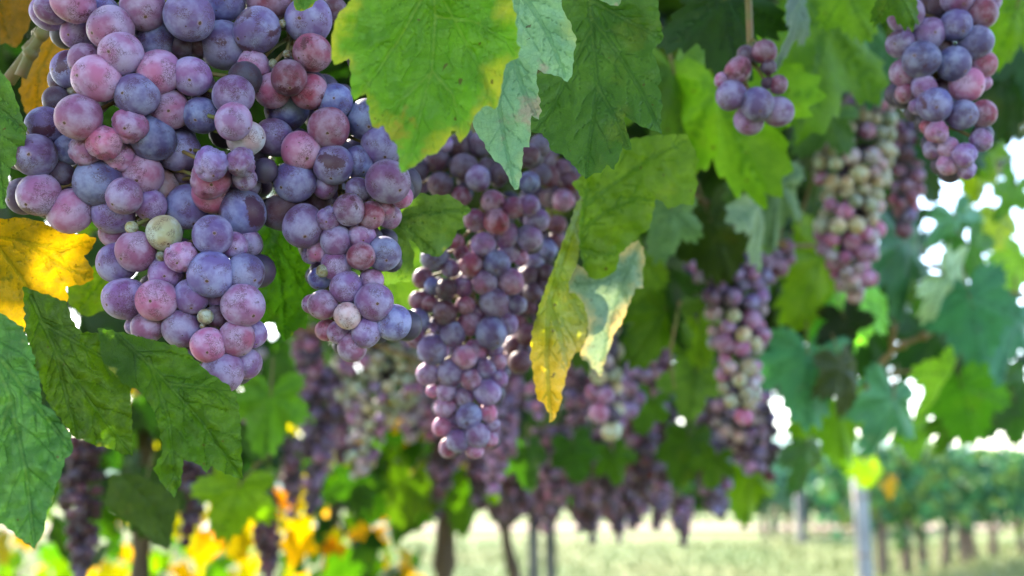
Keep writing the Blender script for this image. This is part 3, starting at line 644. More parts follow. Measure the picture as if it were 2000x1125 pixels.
# ================================================================== leaves in front
z3 = (500, 0); zz = 2.812
hero_leaf('large bright yellow green leaf hanging in front, its blade pointing down over the grapes',
 [(520, 0), (480, 50), (450, 80), (430, 130), (430, 160), (412, 205), (418, 260), (412, 290), (425, 355), (470, 345), (512, 315), (518, 400), (520, 450), (520, 500), (535, 548), (570, 530), (605, 515), (610, 570), (622, 600), (625, 650), (640, 700), (670, 705), (705, 690), (715, 720), (745, 770), (775, 800), (785, 870), (790, 930), (800, 950), (820, 940), (845, 925), (870, 910), (905, 885), (940, 850), (955, 858), (990, 840), (1020, 810), (1050, 775), (1075, 720), (1100, 720), (1108, 770), (1120, 780), (1150, 755), (1180, 700), (1190, 650), (1240, 590), (1280, 580), (1310, 602), (1330, 570), (1345, 500), (1355, 430), (1370, 350), (1400, 335), (1445, 312), (1447, 260), (1430, 225), (1438, 170), (1425, 140), (1430, 75), (1410, 40), (1405, 0), (1380, -120), (1250, -210), (1020, -170), (960, -100), (900, -180), (700, -180), (560, -90)],
 .355, [[(970, -110), (985, 90), (965, 390), (900, 640), (850, 870), (812, 945)], [(970, -110), (780, 220), (690, 360), (560, 530)], [(970, -110), (1130, 190), (1260, 420), (1310, 600)], [(985, 90), (1200, 120), (1440, 260)], [(965, 390), (1080, 520), (1115, 650), (1110, 770)], [(960, 400), (790, 560), (690, 690)]],
 M_BRIGHT, (112, 162, 50), (.002, -.006), (-.004, -.004), .004, petiole=[((970, -110), 0), ((960, -250), .01), ((1000, -420), .03)], seed=2, off=z3, z=zz)
hero_leaf('pale mottled blue green leaf with pinkish blotches and a long narrow tip',
 [(1400, -60), (1670, -10), (1690, 70), (1725, 120), (1735, 160), (1762, 215), (1758, 250), (1745, 270), (1740, 370), (1735, 420), (1710, 448), (1660, 420), (1600, 405), (1550, 385), (1538, 410), (1545, 480), (1560, 560), (1562, 610), (1555, 655), (1515, 635), (1507, 660), (1510, 710), (1500, 805), (1470, 810), (1465, 860), (1460, 920), (1450, 1000), (1435, 1035), (1420, 1045), (1400, 1000), (1370, 940), (1340, 900), (1300, 870), (1280, 840), (1250, 780), (1210, 730), (1185, 660), (1190, 640), (1240, 500), (1280, 300), (1320, 100)],
 .395, [[(1440, -50), (1400, 300), (1330, 560), (1370, 800), (1425, 1035)], [(1440, -50), (1530, 60), (1610, 200), (1700, 420)], [(1400, 300), (1470, 500), (1540, 630)]],
 M_PALE, (150, 190, 162), (-.004, -.004), (-.003, -.003), .003, petiole=[((1440, -50), 0), ((1460, -200), .01), ((1420, -420), .03)], seed=3, off=z3, z=zz)
zt = (1000, 0)
hero_leaf('broad dull green leaf with fine teeth, right of the pale mottled leaf',
 [(250, -60), (480, -60), (800, -60), (805, 40), (815, 120), (835, 200), (815, 240), (770, 270), (790, 330), (810, 390), (820, 440), (800, 470), (820, 520), (825, 580), (815, 640), (820, 735), (770, 715), (700, 690), (660, 660), (615, 640), (620, 690), (640, 740), (655, 790), (655, 820), (630, 825), (605, 810), (590, 860), (580, 890), (560, 930), (520, 905), (490, 950), (455, 945), (425, 970), (405, 985), (370, 945), (330, 900), (290, 860), (265, 840), (240, 845), (215, 820), (190, 760), (165, 735), (105, 725), (85, 640), (60, 560), (60, 400), (100, 200), (160, 0)],
 .455, [[(420, -60), (440, 200), (470, 480), (430, 750), (405, 985)], [(440, 100), (600, 320), (720, 520), (820, 735)], [(440, 150), (300, 420), (220, 600), (120, 720)], [(470, 480), (560, 640), (640, 820)], [(430, 0), (650, 120), (820, 210)]],
 M_LEAF, (82, 116, 46), (.003, -.012), (-.002, -.003), .004, petiole=[((420, -60), 0), ((430, -200), .01), ((380, -420), .03)], seed=4, off=zt, z=zz)
hero_leaf('small pale leaf tip poking in at the top edge above the dull green leaf', [(440, -90), (610, -90), (600, 0), (585, 35), (540, 22), (500, 10), (470, -8)], .44, [[(500, -90), (585, 33)]], M_PALE, (140, 176, 130), seed=5, off=zt, z=zz)
hero_leaf('bit of bright leaf poking in at the top edge over the blue grapes', [(1590, -90), (1760, -90), (1745, 0), (1700, 45), (1650, 62), (1625, 55), (1612, 10)], .385, [[(1690, -90), (1635, 60)]], M_BRIGHT, (104, 150, 70), seed=6, off=(0, 0), z=zz)
hero_leaf('yellow green leaf below the broad dull green one, its lower rim curled',
 [(330, -60), (600, -300), (830, -330), (960, -330), (1000, -250), (1025, -190), (1005, -130), (1020, -60), (1005, 0), (995, 60), (940, 50), (860, 80), (830, 40), (790, 20), (775, 100), (760, 180), (690, 230), (640, 280), (590, 330), (575, 410), (530, 450), (460, 468), (420, 450), (390, 390), (372, 300), (368, 180), (385, 20)],
 .53, [[(405, 440), (375, 280), (395, 60), (420, -80)], [(395, 60), (560, -60), (760, -200), (960, -300)], [(385, 200), (500, 100), (680, 20), (780, 30)], [(380, 300), (470, 330), (580, 330)]],
 M_LEAF, (122, 150, 38), (.006, -.004), (-.002, .004), .005, seed=7, off=(1000, 380), z=zz)
hero_leaf('turning leaf with painted orange sun glow, narrow and folded, hanging tip down beside the dark red bunch',
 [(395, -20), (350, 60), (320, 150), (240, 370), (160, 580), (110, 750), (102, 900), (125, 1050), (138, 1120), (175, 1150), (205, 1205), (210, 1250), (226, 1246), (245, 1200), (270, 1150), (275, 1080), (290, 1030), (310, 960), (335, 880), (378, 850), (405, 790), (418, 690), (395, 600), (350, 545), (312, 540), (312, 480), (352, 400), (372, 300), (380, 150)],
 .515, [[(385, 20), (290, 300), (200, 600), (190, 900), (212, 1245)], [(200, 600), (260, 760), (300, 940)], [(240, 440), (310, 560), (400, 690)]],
 M_AUTUMN_GLOW, (120, 146, 34), (.03, -.004), (.02, 0), .006, seed=8, off=(1000, 380), z=zz)
hero_leaf('blue grey leaf underside with a painted sunlit rim, behind the folded orange leaf',
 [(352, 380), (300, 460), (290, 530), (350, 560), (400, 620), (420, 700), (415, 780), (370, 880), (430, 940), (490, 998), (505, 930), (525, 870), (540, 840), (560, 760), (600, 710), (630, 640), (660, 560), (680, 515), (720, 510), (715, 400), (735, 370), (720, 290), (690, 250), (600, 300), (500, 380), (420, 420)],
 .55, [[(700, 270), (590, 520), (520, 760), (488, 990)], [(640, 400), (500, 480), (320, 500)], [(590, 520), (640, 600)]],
 M_SUN_RIM, (128, 160, 152), (.004, 0), (-.004, 0), .004, seed=9, off=(1000, 380), z=zz)
hero_leaf('dull green pointed leaf between the blue bunch and the slender violet bunch',
 [(790, -60), (845, -25), (960, 5), (1060, 0), (1120, 40), (1185, 85), (1140, 120), (1140, 180), (1105, 200), (1080, 260), (1050, 300), (1000, 348), (950, 330), (905, 310), (870, 262), (838, 245), (870, 320), (862, 400), (850, 480), (780, 480), (720, 500), (680, 460), (640, 400), (650, 200), (720, 40)],
 .475, [[(700, 150), (880, 110), (1060, 90), (1180, 86)], [(700, 150), (840, 190), (1000, 340)], [(700, 150), (760, 300), (800, 470)]],
 M_LEAF, (104, 128, 68), (.01, .002), (0, 0), .004, seed=10, off=(500, 380), z=zz)
hero_leaf('dark green leaf hanging in the gap between the two focused bunches',
 [(20, 120), (100, 130), (200, 180), (290, 300), (310, 400), (335, 520), (292, 600), (272, 620), (287, 690), (270, 740), (235, 730), (200, 770), (160, 808), (130, 770), (100, 705), (70, 700), (30, 725), (-40, 640), (-80, 400), (-40, 200)],
 .49, [[(60, 130), (120, 380), (150, 600), (160, 805)], [(90, 250), (200, 420), (290, 600)], [(90, 250), (20, 420), (-20, 640)]],
 M_LEAF, (84, 128, 22), (0, -.006), (0, 0), .005, petiole=[((60, 130), 0), ((40, -20), .01), ((90, -200), .02)], seed=11, off=(500, 380), z=zz)
lower = [(45, 560), (90, 575), (130, 590), (140, 625), (160, 650), (200, 650), (245, 665), (268, 700), (255, 760), (257, 800), (259, 890), (236, 885), (215, 875), (190, 872), (168, 862), (142, 853), (120, 820), (95, 790), (70, 720), (50, 650)]
hero_leaf('dark green serrated leaf at the lower left, overlapped by the teal leaf', lower, .372, [[(60, 580), (110, 690), (180, 790), (258, 888)], [(80, 630), (170, 680), (255, 730)], [(110, 690), (130, 780), (150, 850)]],
 M_LEAF, (84, 108, 22), (.004, -.01), (0, .002), .005, seed=12, spacing=4)
hero_leaf('dark green serrated leaf covering the lower end of the largest bunch',
 [(190, 640), (240, 650), (290, 662), (360, 680), (400, 722), (445, 752), (462, 775), (467, 800), (470, 830), (473, 937), (440, 925), (412, 910), (405, 924), (385, 905), (358, 898), (355, 930), (352, 948), (340, 970), (320, 950), (300, 915), (318, 880), (312, 840), (300, 800), (275, 764), (240, 748), (200, 705)],
 .366, [[(230, 655), (310, 730), (390, 820), (472, 935)], [(290, 700), (330, 820), (345, 965)], [(330, 750), (420, 760), (464, 790)]],
 M_LEAF, (80, 110, 22), (.006, -.01), (0, .002), .005, seed=13, spacing=4)
hero_leaf('teal green leaf cut by the left edge, its tip pointing down at the bottom',
 [(-60, 560), (0, 610), (45, 640), (75, 720), (82, 790), (102, 800), (138, 850), (143, 885), (127, 895), (124, 915), (108, 950), (105, 975), (92, 1000), (85, 1040), (68, 1072), (38, 1052), (5, 1022), (-60, 1010), (-110, 800)],
 .358, [[(-50, 600), (20, 780), (50, 920), (68, 1068)], [(0, 700), (70, 790), (140, 880)], [(20, 780), (-20, 900), (-60, 1000)]],
 M_LEAF, (94, 134, 84), (.004, -.006), (-.002, 0), .005, seed=14, spacing=4)
hero_leaf('leaf at the left edge above the teal leaf, golden with painted sunlight',
 [(-60, 420), (0, 428), (45, 425), (70, 430), (130, 455), (165, 458), (187, 465), (180, 485), (165, 500), (183, 530), (182, 545), (165, 555), (130, 560), (132, 590), (100, 622), (70, 640), (0, 660), (-60, 640)],
 .44, [[(-60, 455), (40, 470), (120, 490), (186, 466)], [(-20, 460), (40, 540), (90, 620)], [(40, 470), (120, 520), (180, 545)]],
 M_YELLOW, (176, 150, 20), (.004, .01), (0, 0), .005, seed=15, spacing=5)  # yellow base paints sunlight on a green leaf
hero_leaf('green leaf with a lobe at the left edge beside the outermost grapes', [(-90, 130), (0, 138), (20, 160), (35, 205), (52, 255), (45, 300), (20, 330), (12, 380), (10, 405), (-30, 420), (-90, 400)], .395, [[(-60, 130), (-10, 260), (8, 400)], [(-30, 190), (20, 230), (50, 258)]], M_LEAF, (92, 128, 62), (0, 0), seed=16, spacing=5)
hero_leaf('brownish yellow leaf in the top corner left of the grapes', [(-80, -60), (60, -60), (64, 0), (58, 50), (32, 94), (10, 85), (-80, 95)], .5, [[(-20, -60), (20, 90)]], M_YELLOW, (136, 104, 18), seed=17, spacing=5)
hero_leaf('yellow spotted leaf behind the stalks at the top left', [(75, 75), (110, 68), (142, 85), (150, 120), (150, 190), (96, 210), (70, 250), (50, 220), (38, 180), (48, 130), (60, 95)], .5, [[(110, 72), (75, 140), (68, 245)]], M_YELLOW, (176, 134, 22), seed=18, spacing=5)
hero_leaf('yellow green leaf low beside the golden one, close to the grapes', [(135, 545), (185, 520), (235, 470), (260, 520), (245, 570), (215, 600), (170, 620), (150, 607), (128, 585)], .5, [[(240, 490), (190, 560), (152, 605)]], M_LEAF, (128, 150, 20), seed=19, spacing=5)
hero_leaf('dull olive leaf low at the left, hanging between the dark bunches', [(215, 925), (280, 930), (340, 965), (352, 985), (340, 1020), (330, 1075), (300, 1062), (270, 1030), (235, 1010), (205, 985)], .7, [[(240, 930), (300, 990), (330, 1070)]], M_LEAF, (66, 84, 34), seed=20, spacing=6)

# ------------------------------------------------------------------ leaves along the row, one by one
LV = [  # px, py, depth, size px, roll, pitch, yaw, material, colour, label
 (1425, 45, .6, 240, 8, -12, 0, M_LEAF, (44, 76, 24), 'dark green leaf overhanging the small loose bunch'),
 (1558, 40, .62, 200, -6, 0, 62, M_UNDER, (70, 100, 72), 'dark blue green leaf seen almost edge on, beside the dark overhanging leaf'),
 (1425, 240, .72, 330, 16, -8, -38, M_LEAF, (133, 170, 38), 'light yellow green leaf hanging below left of the small loose bunch'),
 (1600, 110, .78, 340, -14, -10, 12, M_LEAF, (103, 143, 26), 'large mid green leaf behind the small loose bunch'),
 (1322, 200, .75, 260, 5, 0, 20, M_LEAF, (101, 136, 36), 'green leaf just behind the right rim of the broad dull green leaf'),
 (1305, 440, .8, 150, -10, 0, 10, M_UNDER, (104, 138, 96), 'pale grey green leaf behind the yellow green curled one'),
 (1515, 400, .88, 190, -8, 0, 25, M_UNDER, (98, 128, 80), 'grey green leaf above the long purple bunch'),
 (1490, 430, .86, 200, 4, 0, 68, M_UNDER, (126, 146, 117), 'silvery leaf seen edge on, hanging over the long purple bunch'),
 (1400, 470, .95, 190, 20, 10, 0, M_LEAF, (66, 86, 22), 'dark olive leaf left of the silvery leaves'),
 (1280, 640, .95, 190, -30, 0, 15, M_LEAF, (94, 127, 26), 'olive green leaf right of the blue grey leaf'),
 (1368, 660, 1.02, 130, 10, 0, 10, M_LEAF, (138, 170, 34), 'small light green leaf just left of the pale pink bunch'),
 (1355, 760, 1.05, 130, -8, 0, 0, M_LEAF, (110, 143, 50), 'mid green leaf left of the pale pink tip of the long bunch'),
 (1590, 545, 1.12, 230, -20, 0, 18, M_LEAF, (140, 172, 26), 'yellow green leaf between the long purple and the green and pink bunch'),
 (1578, 735, 1.1, 210, -4, -12, -8, M_UNDER, (86, 152, 114), 'broad teal leaf right of the tip of the long pink bunch'),
 (1735, 815, 1.2, 180, -18, -10, 24, M_UNDER, (86, 147, 110), 'teal leaf hanging over the gap above the pale post'),
 (1775, 520, 1.2, 230, 6, -6, 40, M_UNDER, (64, 116, 85), 'dark teal leaf under the magenta tail of grapes'),
 (1690, 660, 1.45, 200, 14, 0, -20, M_LEAF, (54, 92, 42), 'dark green leaf behind the forked canes'),
 (1838, 760, 1.25, 170, -30, 0, 58, M_LEAF, (168, 215, 49), 'narrow bright green leaf right of the forked canes'),
 (1640, 830, 1.35, 180, 6, 0, 10, M_LEAF, (135, 177, 37), 'mid green leaf hanging left of the bright sky gap'),
 (1575, 900, 1.5, 150, -4, 0, 40, M_LEAF, (79, 121, 68), 'dark green leaf hanging over the far vines'),
 (1870, 450, 1.3, 130, 20, 20, 10, M_UNDER, (123, 181, 163), 'light blue green leaf near the bright gap at the right edge'),
 (1860, 555, 1.2, 170, 60, 40, 0, M_UNDER, (189, 215, 184), 'shiny pale leaf lying flat right of the dark teal leaf'),
 (1900, 620, 1.2, 190, 10, 0, -12, M_UNDER, (69, 135, 108), 'blue green lobed leaf below the shiny pale leaf'),
 (1975, 660, 1.3, 190, -16, 0, 22, M_UNDER, (84, 145, 133), 'bluish leaf cut by the right edge'),
 (1912, 345, 1.4, 120, -8, 0, 10, M_LEAF, (210, 215, 42), 'lime green backlit leaf below the slate blue bunch'),
 (1955, 450, 1.5, 110, 10, 0, 20, M_LEAF, (210, 215, 78), 'lime green leaf at the bright right edge'),
 (1985, 530, 1.4, 120, -24, 0, 0, M_LEAF, (180, 215, 90), 'light green leaf at the right edge above the bluish leaf'),
 (1885, 790, 1.4, 170, 12, 0, -16, M_LEAF, (103, 161, 37), 'mid green leaf hanging into the sky gap at the right'),
 (1945, 785, 1.5, 165, -10, 0, 10, M_LEAF, (57, 102, 46), 'dark leaf above the far hedge near the right edge'),
 (1205, 905, 1.45, 95, 16, 0, 20, M_LEAF, (76, 112, 24), 'small green leaf in the dense bunches, right of the middle green leaf'),
 (1265, 805, 1.3, 100, -18, 0, 10, M_LEAF, (84, 122, 26), 'small green leaf under the muted violet bunch'),
 (1035, 905, 1.4, 110, 8, 0, 30, M_LEAF, (60, 96, 24), 'green leaf right of the tip of the slender violet bunch'),
 (1395, 915, 1.4, 90, -12, 0, 0, M_LEAF, (96, 130, 22), 'small yellowish leaf below the brownish purple bunch'),
 (1925, 300, 1.35, 110, 14, 0, 10, M_LEAF, (140, 178, 50), 'lime leaf right under the slate blue bunch'),
 (1975, 385, 1.4, 110, -20, 0, 24, M_LEAF, (120, 168, 70), 'light leaf in the white gap at the right edge'),
 (1900, 500, 1.3, 120, 24, 10, 0, M_LEAF, (104, 158, 84), 'light green leaf above the shiny pale leaf'),
 (1862, 842, 1.45, 120, -14, 0, 20, M_LEAF, (96, 134, 40), 'lowest green leaf dipping into the white sky strip above the hedge'),
 (1985, 812, 1.5, 130, 10, 0, 0, M_LEAF, (70, 110, 44), 'green leaf at the right edge dipping into the white sky strip'),
 (1850, 690, 1.5, 220, 25, 0, 10, M_LEAF, (49, 85, 34), 'darker leaf behind the narrow bright green leaf'),
 (1722, 130, .95, 170, -12, 10, 0, M_UNDER, (70, 120, 91), 'teal leaf left of the slate blue bunch'),
 (1668, 12, .7, 150, 30, 0, 0, M_LEAF, (124, 163, 30), 'green leaf at the top edge left of the slate blue bunch'),
 (1765, 0, .5, 130, 40, 10, 0, M_LEAF, (85, 122, 28), 'small leaf lapping over the top of the slate blue bunch'),
 (1975, 50, .8, 170, -16, 0, 10, M_LEAF, (133, 174, 20), 'bright green leaf at the top right corner'),
 (1965, 190, 1.0, 180, 12, 0, 0, M_LEAF, (44, 74, 34), 'dark green leaf right of the slate blue bunch'),
 (1462, 955, 1.55, 150, -6, 0, 14, M_LEAF, (131, 163, 20), 'yellow green leaf low over the pale field'),
 (1125, 895, 1.38, 105, 14, 0, 10, M_LEAF, (62, 104, 24), 'green leaf in the middle of the far dark bunches'),
 (1340, 895, 1.42, 130, -8, 0, 16, M_LEAF, (70, 104, 20), 'green leaf left of the dark blue bunch with the narrow tail'),
 (1060, 700, .9, 130, 10, 0, 0, M_LEAF, (60, 98, 30), 'green leaf glimpsed between the dark red bunch and the orange leaf'),
 (1140, 640, .9, 180, 10, 0, 10, M_LEAF, (80, 108, 24), 'shaded leaf behind the blue grey underside'),
 (525, 810, .95, 170, -6, 0, 20, M_LEAF, (102, 146, 40), 'soft green leaf right of the leaf covering the largest bunch'),
 (455, 985, 1.0, 170, -20, 0, 10, M_LEAF, (130, 160, 20), 'bright yellow green leaf low between two dark bunches'),
 (770, 560, .72, 200, 12, 0, 0, M_LEAF, (78, 100, 42), 'olive leaf behind the tail of the blue bunch'),
 (285, 985, 1.1, 150, 0, 0, 0, M_LEAF, (50, 74, 20), 'dark leaf behind the dull olive leaf at the lower left'),
 (700, 960, 1.8, 120, 10, 0, 10, M_LEAF, (54, 88, 20), 'dark green leaf under the greyish green bunch'),
 (790, 970, 1.9, 140, -16, 0, -20, M_LEAF, (92, 118, 14), 'backlit leaf left of the brown trunk'),
 (915, 980, 2.0, 150, -4, 0, 40, M_LEAF, (74, 104, 14), 'leaf hanging in front of the brown trunk'),
 (1245, 530, .9, 130, -20, 0, 0, M_LEAF, (117, 149, 44), 'small light leaf right of the blue grey underside'),
 (1540, 300, 1.0, 210, 0, 0, 30, M_LEAF, (52, 78, 22), 'dark leaf left of the green and pink bunch'),
 (1600, 250, .95, 150, -34, 20, 0, M_UNDER, (88, 128, 73), 'grey green leaf at the foot of the large mid green leaf'),
 (1620, 620, 1.25, 170, -12, 0, 50, M_LEAF, (109, 190, 58), 'fresh green leaf above the broad teal leaf'),
 (1700, 590, 1.15, 180, 62, 20, 30, M_LEAF, (146, 215, 90), 'light leaf lying across above the forked canes'),
 (1788, 850, 1.6, 110, 8, 0, 20, M_LEAF, (129, 177, 42), 'small leaf hanging beside the tall sky gap'),
 (1692, 925, 4.6, 70, 4, 0, 0, M_LEAF, (178, 193, 40), 'yellow green leaf at the head of the pale post'),
 (1745, 952, 4.5, 50, -8, 0, 40, M_YELLOW, (190, 150, 30), 'small orange yellow leaf right of the pale post'),
 (1300, 985, 2.2, 56, -28, 0, 30, M_YELLOW, (160, 130, 20), 'golden leaf beside the lone low bunch'),
 (1270, 965, 2.3, 50, 10, 0, 20, M_YELLOW, (200, 160, 14), 'small yellow leaf in the far row over the pale field'),
 (770, 1000, 2.2, 90, 4, 0, 55, M_YELLOW, (220, 160, 6), 'narrow golden leaf left of the brown trunk, sun behind it'),
 (720, 1060, 2.4, 80, -14, 0, 10, M_YELLOW, (222, 170, 4), 'round golden leaf low in the backlit foliage'),
]
for (px, py, d, size, ro, pi, ya, mt, c, lb) in LV:
    placed_leaf(px, py, d, size, ro, pi, ya, mt, c, lb)
# more leaves of the same row, blurred, named by what they hang beside
LM = [((300, 300), 'the largest bunch'), ((650, 550), 'the tail of the blue bunch'), ((900, 600), 'the slender violet bunch'), ((1090, 700), 'the folded orange leaf'), ((1200, 300), 'the broad dull green leaf'),
      ((1280, 650), 'the olive leaf'), ((1430, 650), 'the long purple bunch'), ((1475, 180), 'the small loose bunch'), ((1670, 400), 'the green and pink bunch'), ((1840, 170), 'the slate blue bunch'), ((1740, 690), 'the forked canes'), ((1900, 560), 'the shiny pale leaf'),
      ((1440, 860), 'the brownish purple bunch'), ((1150, 900), 'the far dark bunches'), ((740, 780), 'the greyish green bunch'), ((400, 900), 'the leaf over the lowest grapes'), ((1720, 850), 'the tall sky gap'), ((130, 1000), 'the dark crimson bunch')]
tones = [('dark green', (40, 70, 22)), ('mid green', (74, 108, 26)), ('olive', (82, 98, 28)), ('fresh green', (98, 138, 36)), ('blue green', (56, 100, 82)), ('yellowish', (142, 146, 24))]
r2 = random.Random(21); pend = {}
for i in range(150):
    for _ in range(50):
        px = r2.uniform(480, 2040) if i % 5 else r2.uniform(-20, 520); py = r2.uniform(-40, 800); d = r2.uniform(.95, 2.1) + (.2 if px < 900 else 0)
        if px > 1780 and 300 < py: continue
        if py > 880 - d * 40 or (540 < px < 1480 and py > 600): continue
        break
    ti = r2.choice((0, 0, 1, 1, 2, 3, 4)) if px > 1500 else r2.choice((0, 0, 0, 1, 1, 2, 2, 3, 5) if px > 520 else (0, 0, 1, 2))
    nm, c = tones[ti]; j = r2.uniform(.65, 1.0); lmk = min(LM, key=lambda l: math.dist(l[0], (px, py))); dx, dy = px - lmk[0][0], py - lmk[0][1]
    w = 'above' if dy < -abs(dx) else 'below' if dy > abs(dx) else 'right of' if dx > 0 else 'left of'
    lb = f'blurred {nm} leaf {w} {lmk[1]}'
    o = placed_leaf(px, py, d, r2.uniform(115, 200) / d * 1.15, r2.gauss(0, 28), r2.gauss(-5, 22), r2.gauss(0, 32), M_UNDER if ti == 4 else M_LEAF, tuple(v * j for v in c), lb)
    pend.setdefault(lb, []).append(o)
for lb, os_ in pend.items():
    if len(os_) > 1:
        for o in os_: o['group'] = lb.replace('leaf', 'leaves')

# ================================================================== foliage nobody could count
def low_leaf(sd_):
    r_ = random.Random(sd_); pts = []; n = 22
    for i in range(n):
        a = -math.pi + 2 * math.pi * (i + .5) / n; r0 = 0
        for (c, L, w) in ((0, 1, .62), (R(62), .82, .55), (-R(62), .82, .55), (R(122), .6, .6), (-R(122), .6, .6)):
            r0 = max(r0, L * (1 - .42 * min(abs(a - c) / w, 1.6) ** 1.5))
        r0 *= .3 + .7 * min(1, (math.pi - abs(a)) / .5); r0 *= 1 + r_.uniform(-.08, .08); pts.append((math.sin(a) * r0, -math.cos(a) * r0))
    q = dict(fold=r_.uniform(.05, .35), droop=r_.uniform(0, .4), cup=r_.uniform(-.1, .2), rip=.06, k=1, ph=r_.uniform(0, 6))
    V = [(0, 0, 0)] + [(x * .5, y * .5, leaf_surface(x * .5, y * .5, q)) for x, y in pts] + [(x, y, leaf_surface(x, y, q)) for x, y in pts]
    F = [(0, 1 + i, 1 + (i + 1) % n) for i in range(n)] + [(1 + i, 1 + n + i, 1 + n + (i + 1) % n, 1 + (i + 1) % n) for i in range(n)]
    return np.array(V), F
LOW = [low_leaf(i) for i in range(5)]
def foliage(name, items, mat, parent=None, org=Vector((0, 0, 0))):
    """items: (position, size, matrix 3x3, colour linear)"""
    VV = []; FF = []; CC = []; UU = []; b = 0
    for (p, s, M, c) in items:
        if in_gap(Vector(p), s): continue
        v, f = LOW[rng.randrange(5)]; w = (v * s) @ np.array(M).T + np.array(p - org)
        VV.append(w); FF += [tuple(i + b for i in t) for t in f]; b += len(v); CC.append(np.tile(np.array(c, np.float32), (len(v), 1))); UU.append(v[:, :2] / 1.5)
    VV = np.concatenate(VV); me = bpy.data.meshes.new(name); me.from_pydata(VV.tolist(), [], FF); me.update(); me.polygons.foreach_set('use_smooth', [True] * len(FF))
    at = me.attributes.new('tint', 'FLOAT_COLOR', 'POINT'); at.data.foreach_set('color', np.concatenate(CC).ravel())
    U = np.concatenate(UU).astype(np.float32); idx = np.zeros(len(me.loops), int); me.loops.foreach_get('vertex_index', idx)
    me.attributes.new('edge', 'FLOAT', 'POINT').data.foreach_set('value', np.ones(len(VV), np.float32)); me.attributes.new('vein', 'FLOAT', 'POINT')
    me.uv_layers.new(name='UVMap').data.foreach_set('uv', U[idx].ravel())
    o = link(name, me, mat, parent); o.location = org if parent is None else (0, 0, 0); return o
def hang(r_, face=None, sp=1.0):
    """a hanging leaf's orientation: tip down, blade turned toward face (or any way)"""
    f = (face if face is not None else Vector((r_.gauss(0, 1), r_.gauss(0, 1), .3))).normalized()
    M = Matrix((f.cross(Vector((0, 0, 1))).normalized() * -1, Vector((0, 0, 1)), f)).transposed()
    return M @ Matrix.Rotation(r_.gauss(0, .5 * sp), 3, 'Z') @ Matrix.Rotation(r_.gauss(-.25, .5 * sp), 3, 'X') @ Matrix.Rotation(r_.gauss(0, .6 * sp), 3, 'Y')
r3 = random.Random(5)
GAPS = [(P(1075, 770, .53), .9), (P(1060, 690, .52), .9), (P(1165, 690, .555), .8), (P(885, 872, .575), .8), (P(130, 480, .44), .65), (P(30, 570, .44), .45), (P(785, 400, .43), .7), (P(25, 925, .357), .35), (P(85, 815, .365), .3), (P(620, 1010, 2.5), 1), (P(100, 1080, 2.5), 1), (P(1000, 690, .67), .8), (P(720, 850, 1.28), .9), (P(970, 910, 1.3), .9)]  # sun paths cleared of leaves to light these spots
def in_gap(p, s):
    for g, k in GAPS:
        v = p - g; t = v.dot(SUNDIR)
        if t > .02 and (v - SUNDIR * t).length < s * k + .01: return True
    return False
def col(c, j=.2): k = r3.uniform(1 - j, 1 + j); return lin(tuple(min(250, v * k) for v in c))
greens = [(32, 60, 20), (46, 76, 24), (60, 86, 24), (38, 66, 26), (72, 106, 30)]
items = []
for i in range(7200):                       # the curtain of leaves behind the bunches
    d = r3.uniform(1.3, 4.6); px = r3.uniform(-350, 1560); py = r3.uniform(-260, 980)
    if i > 5200: px = r3.uniform(540, 1540); py = r3.uniform(560, 985); d = r3.uniform(2.6, 6)
    if px < 560 and d > 2.3 and i < 5201: continue
    if py > 1012 - 110 / d or (px > 1440 and py > 700 and i < 5201) or (px > 1490 and py > 760) or (py > 700 and 540 < px and d < 2.6) or (550 < px < 1500 and py > 560 and d < 2.1): continue
    items.append((P(px, py, d), r3.uniform(.042, .07), hang(r3, Vector((r3.gauss(0, .8), -1, .5))), col(r3.choice(greens))))
for i in range(900):                        # leaves at the open right-hand side
    d = r3.uniform(1.5, 4.2); px = r3.uniform(1480, 2150); py = r3.uniform(-260, 830)
    if px > 1820 + r3.gauss(0, 25) and 290 + r3.gauss(0, 30) < py < 680: 
        continue
    if py > 720 + r3.gauss(0, 30): continue
    items.append((P(px, py, d), r3.uniform(.042, .07), hang(r3, Vector((r3.gauss(.3, .8), -1, .5))), col(r3.choice(greens + [(44, 86, 72), (40, 74, 56)]))))
tag(foliage('vine_foliage', items, M_MASS), 'shaded mass of vine leaves behind the hanging bunches', 'foliage', kind='stuff')
items = []
for i in range(16500):                       # the pergola's roof of leaves, thickened and holed to steer the sunlight
    x = r3.uniform(-3.2, .8); y = r3.uniform(-.1, 4.6)
    z = 1.98 + .22 * mnoise.noise(Vector((x * 1.3, y * 1.3, 0))) + r3.uniform(-.08, .22) + .05 * y
    if z < 1.25 + .56 * y and y < 1.2: z += .1
    if i > 13600: x = r3.uniform(-3, 2.6); y = r3.uniform(-2.0, .2); z = 2.0 + r3.uniform(-.1, .3)
    elif i > 6600: x = r3.uniform(-3.4, 1.0); y = r3.uniform(3.4, 9); z = 2.02 + r3.uniform(-.1, .3) + .05 * 4
    if i < 1500: x = r3.uniform(-1.0, .35); y = r3.uniform(.75, 1.75); z = 2.0 + r3.uniform(-.05, .3)  # extra leaves added to block the sun from the front bunches
    if x < -.85 - .12 * (y - 3) + .25 * mnoise.noise(Vector((0, y * 2, 2))) and y > 2.7 and r3.random() < .9: continue
    if i > 1500 and mnoise.noise(Vector((x * 2.2, y * 2.2, 7))) > (-.12 if x < -1.0 and y > 2.2 else .3) and x < -.4: continue
    items.append((Vector((x, y, z)), r3.uniform(.055, .085), Matrix.Rotation(r3.uniform(0, 6.3), 3, 'Z') @ Matrix.Rotation(r3.gauss(0, .45), 3, 'X') @ Matrix.Rotation(r3.gauss(0, .45), 3, 'Y'), col(r3.choice(greens))))
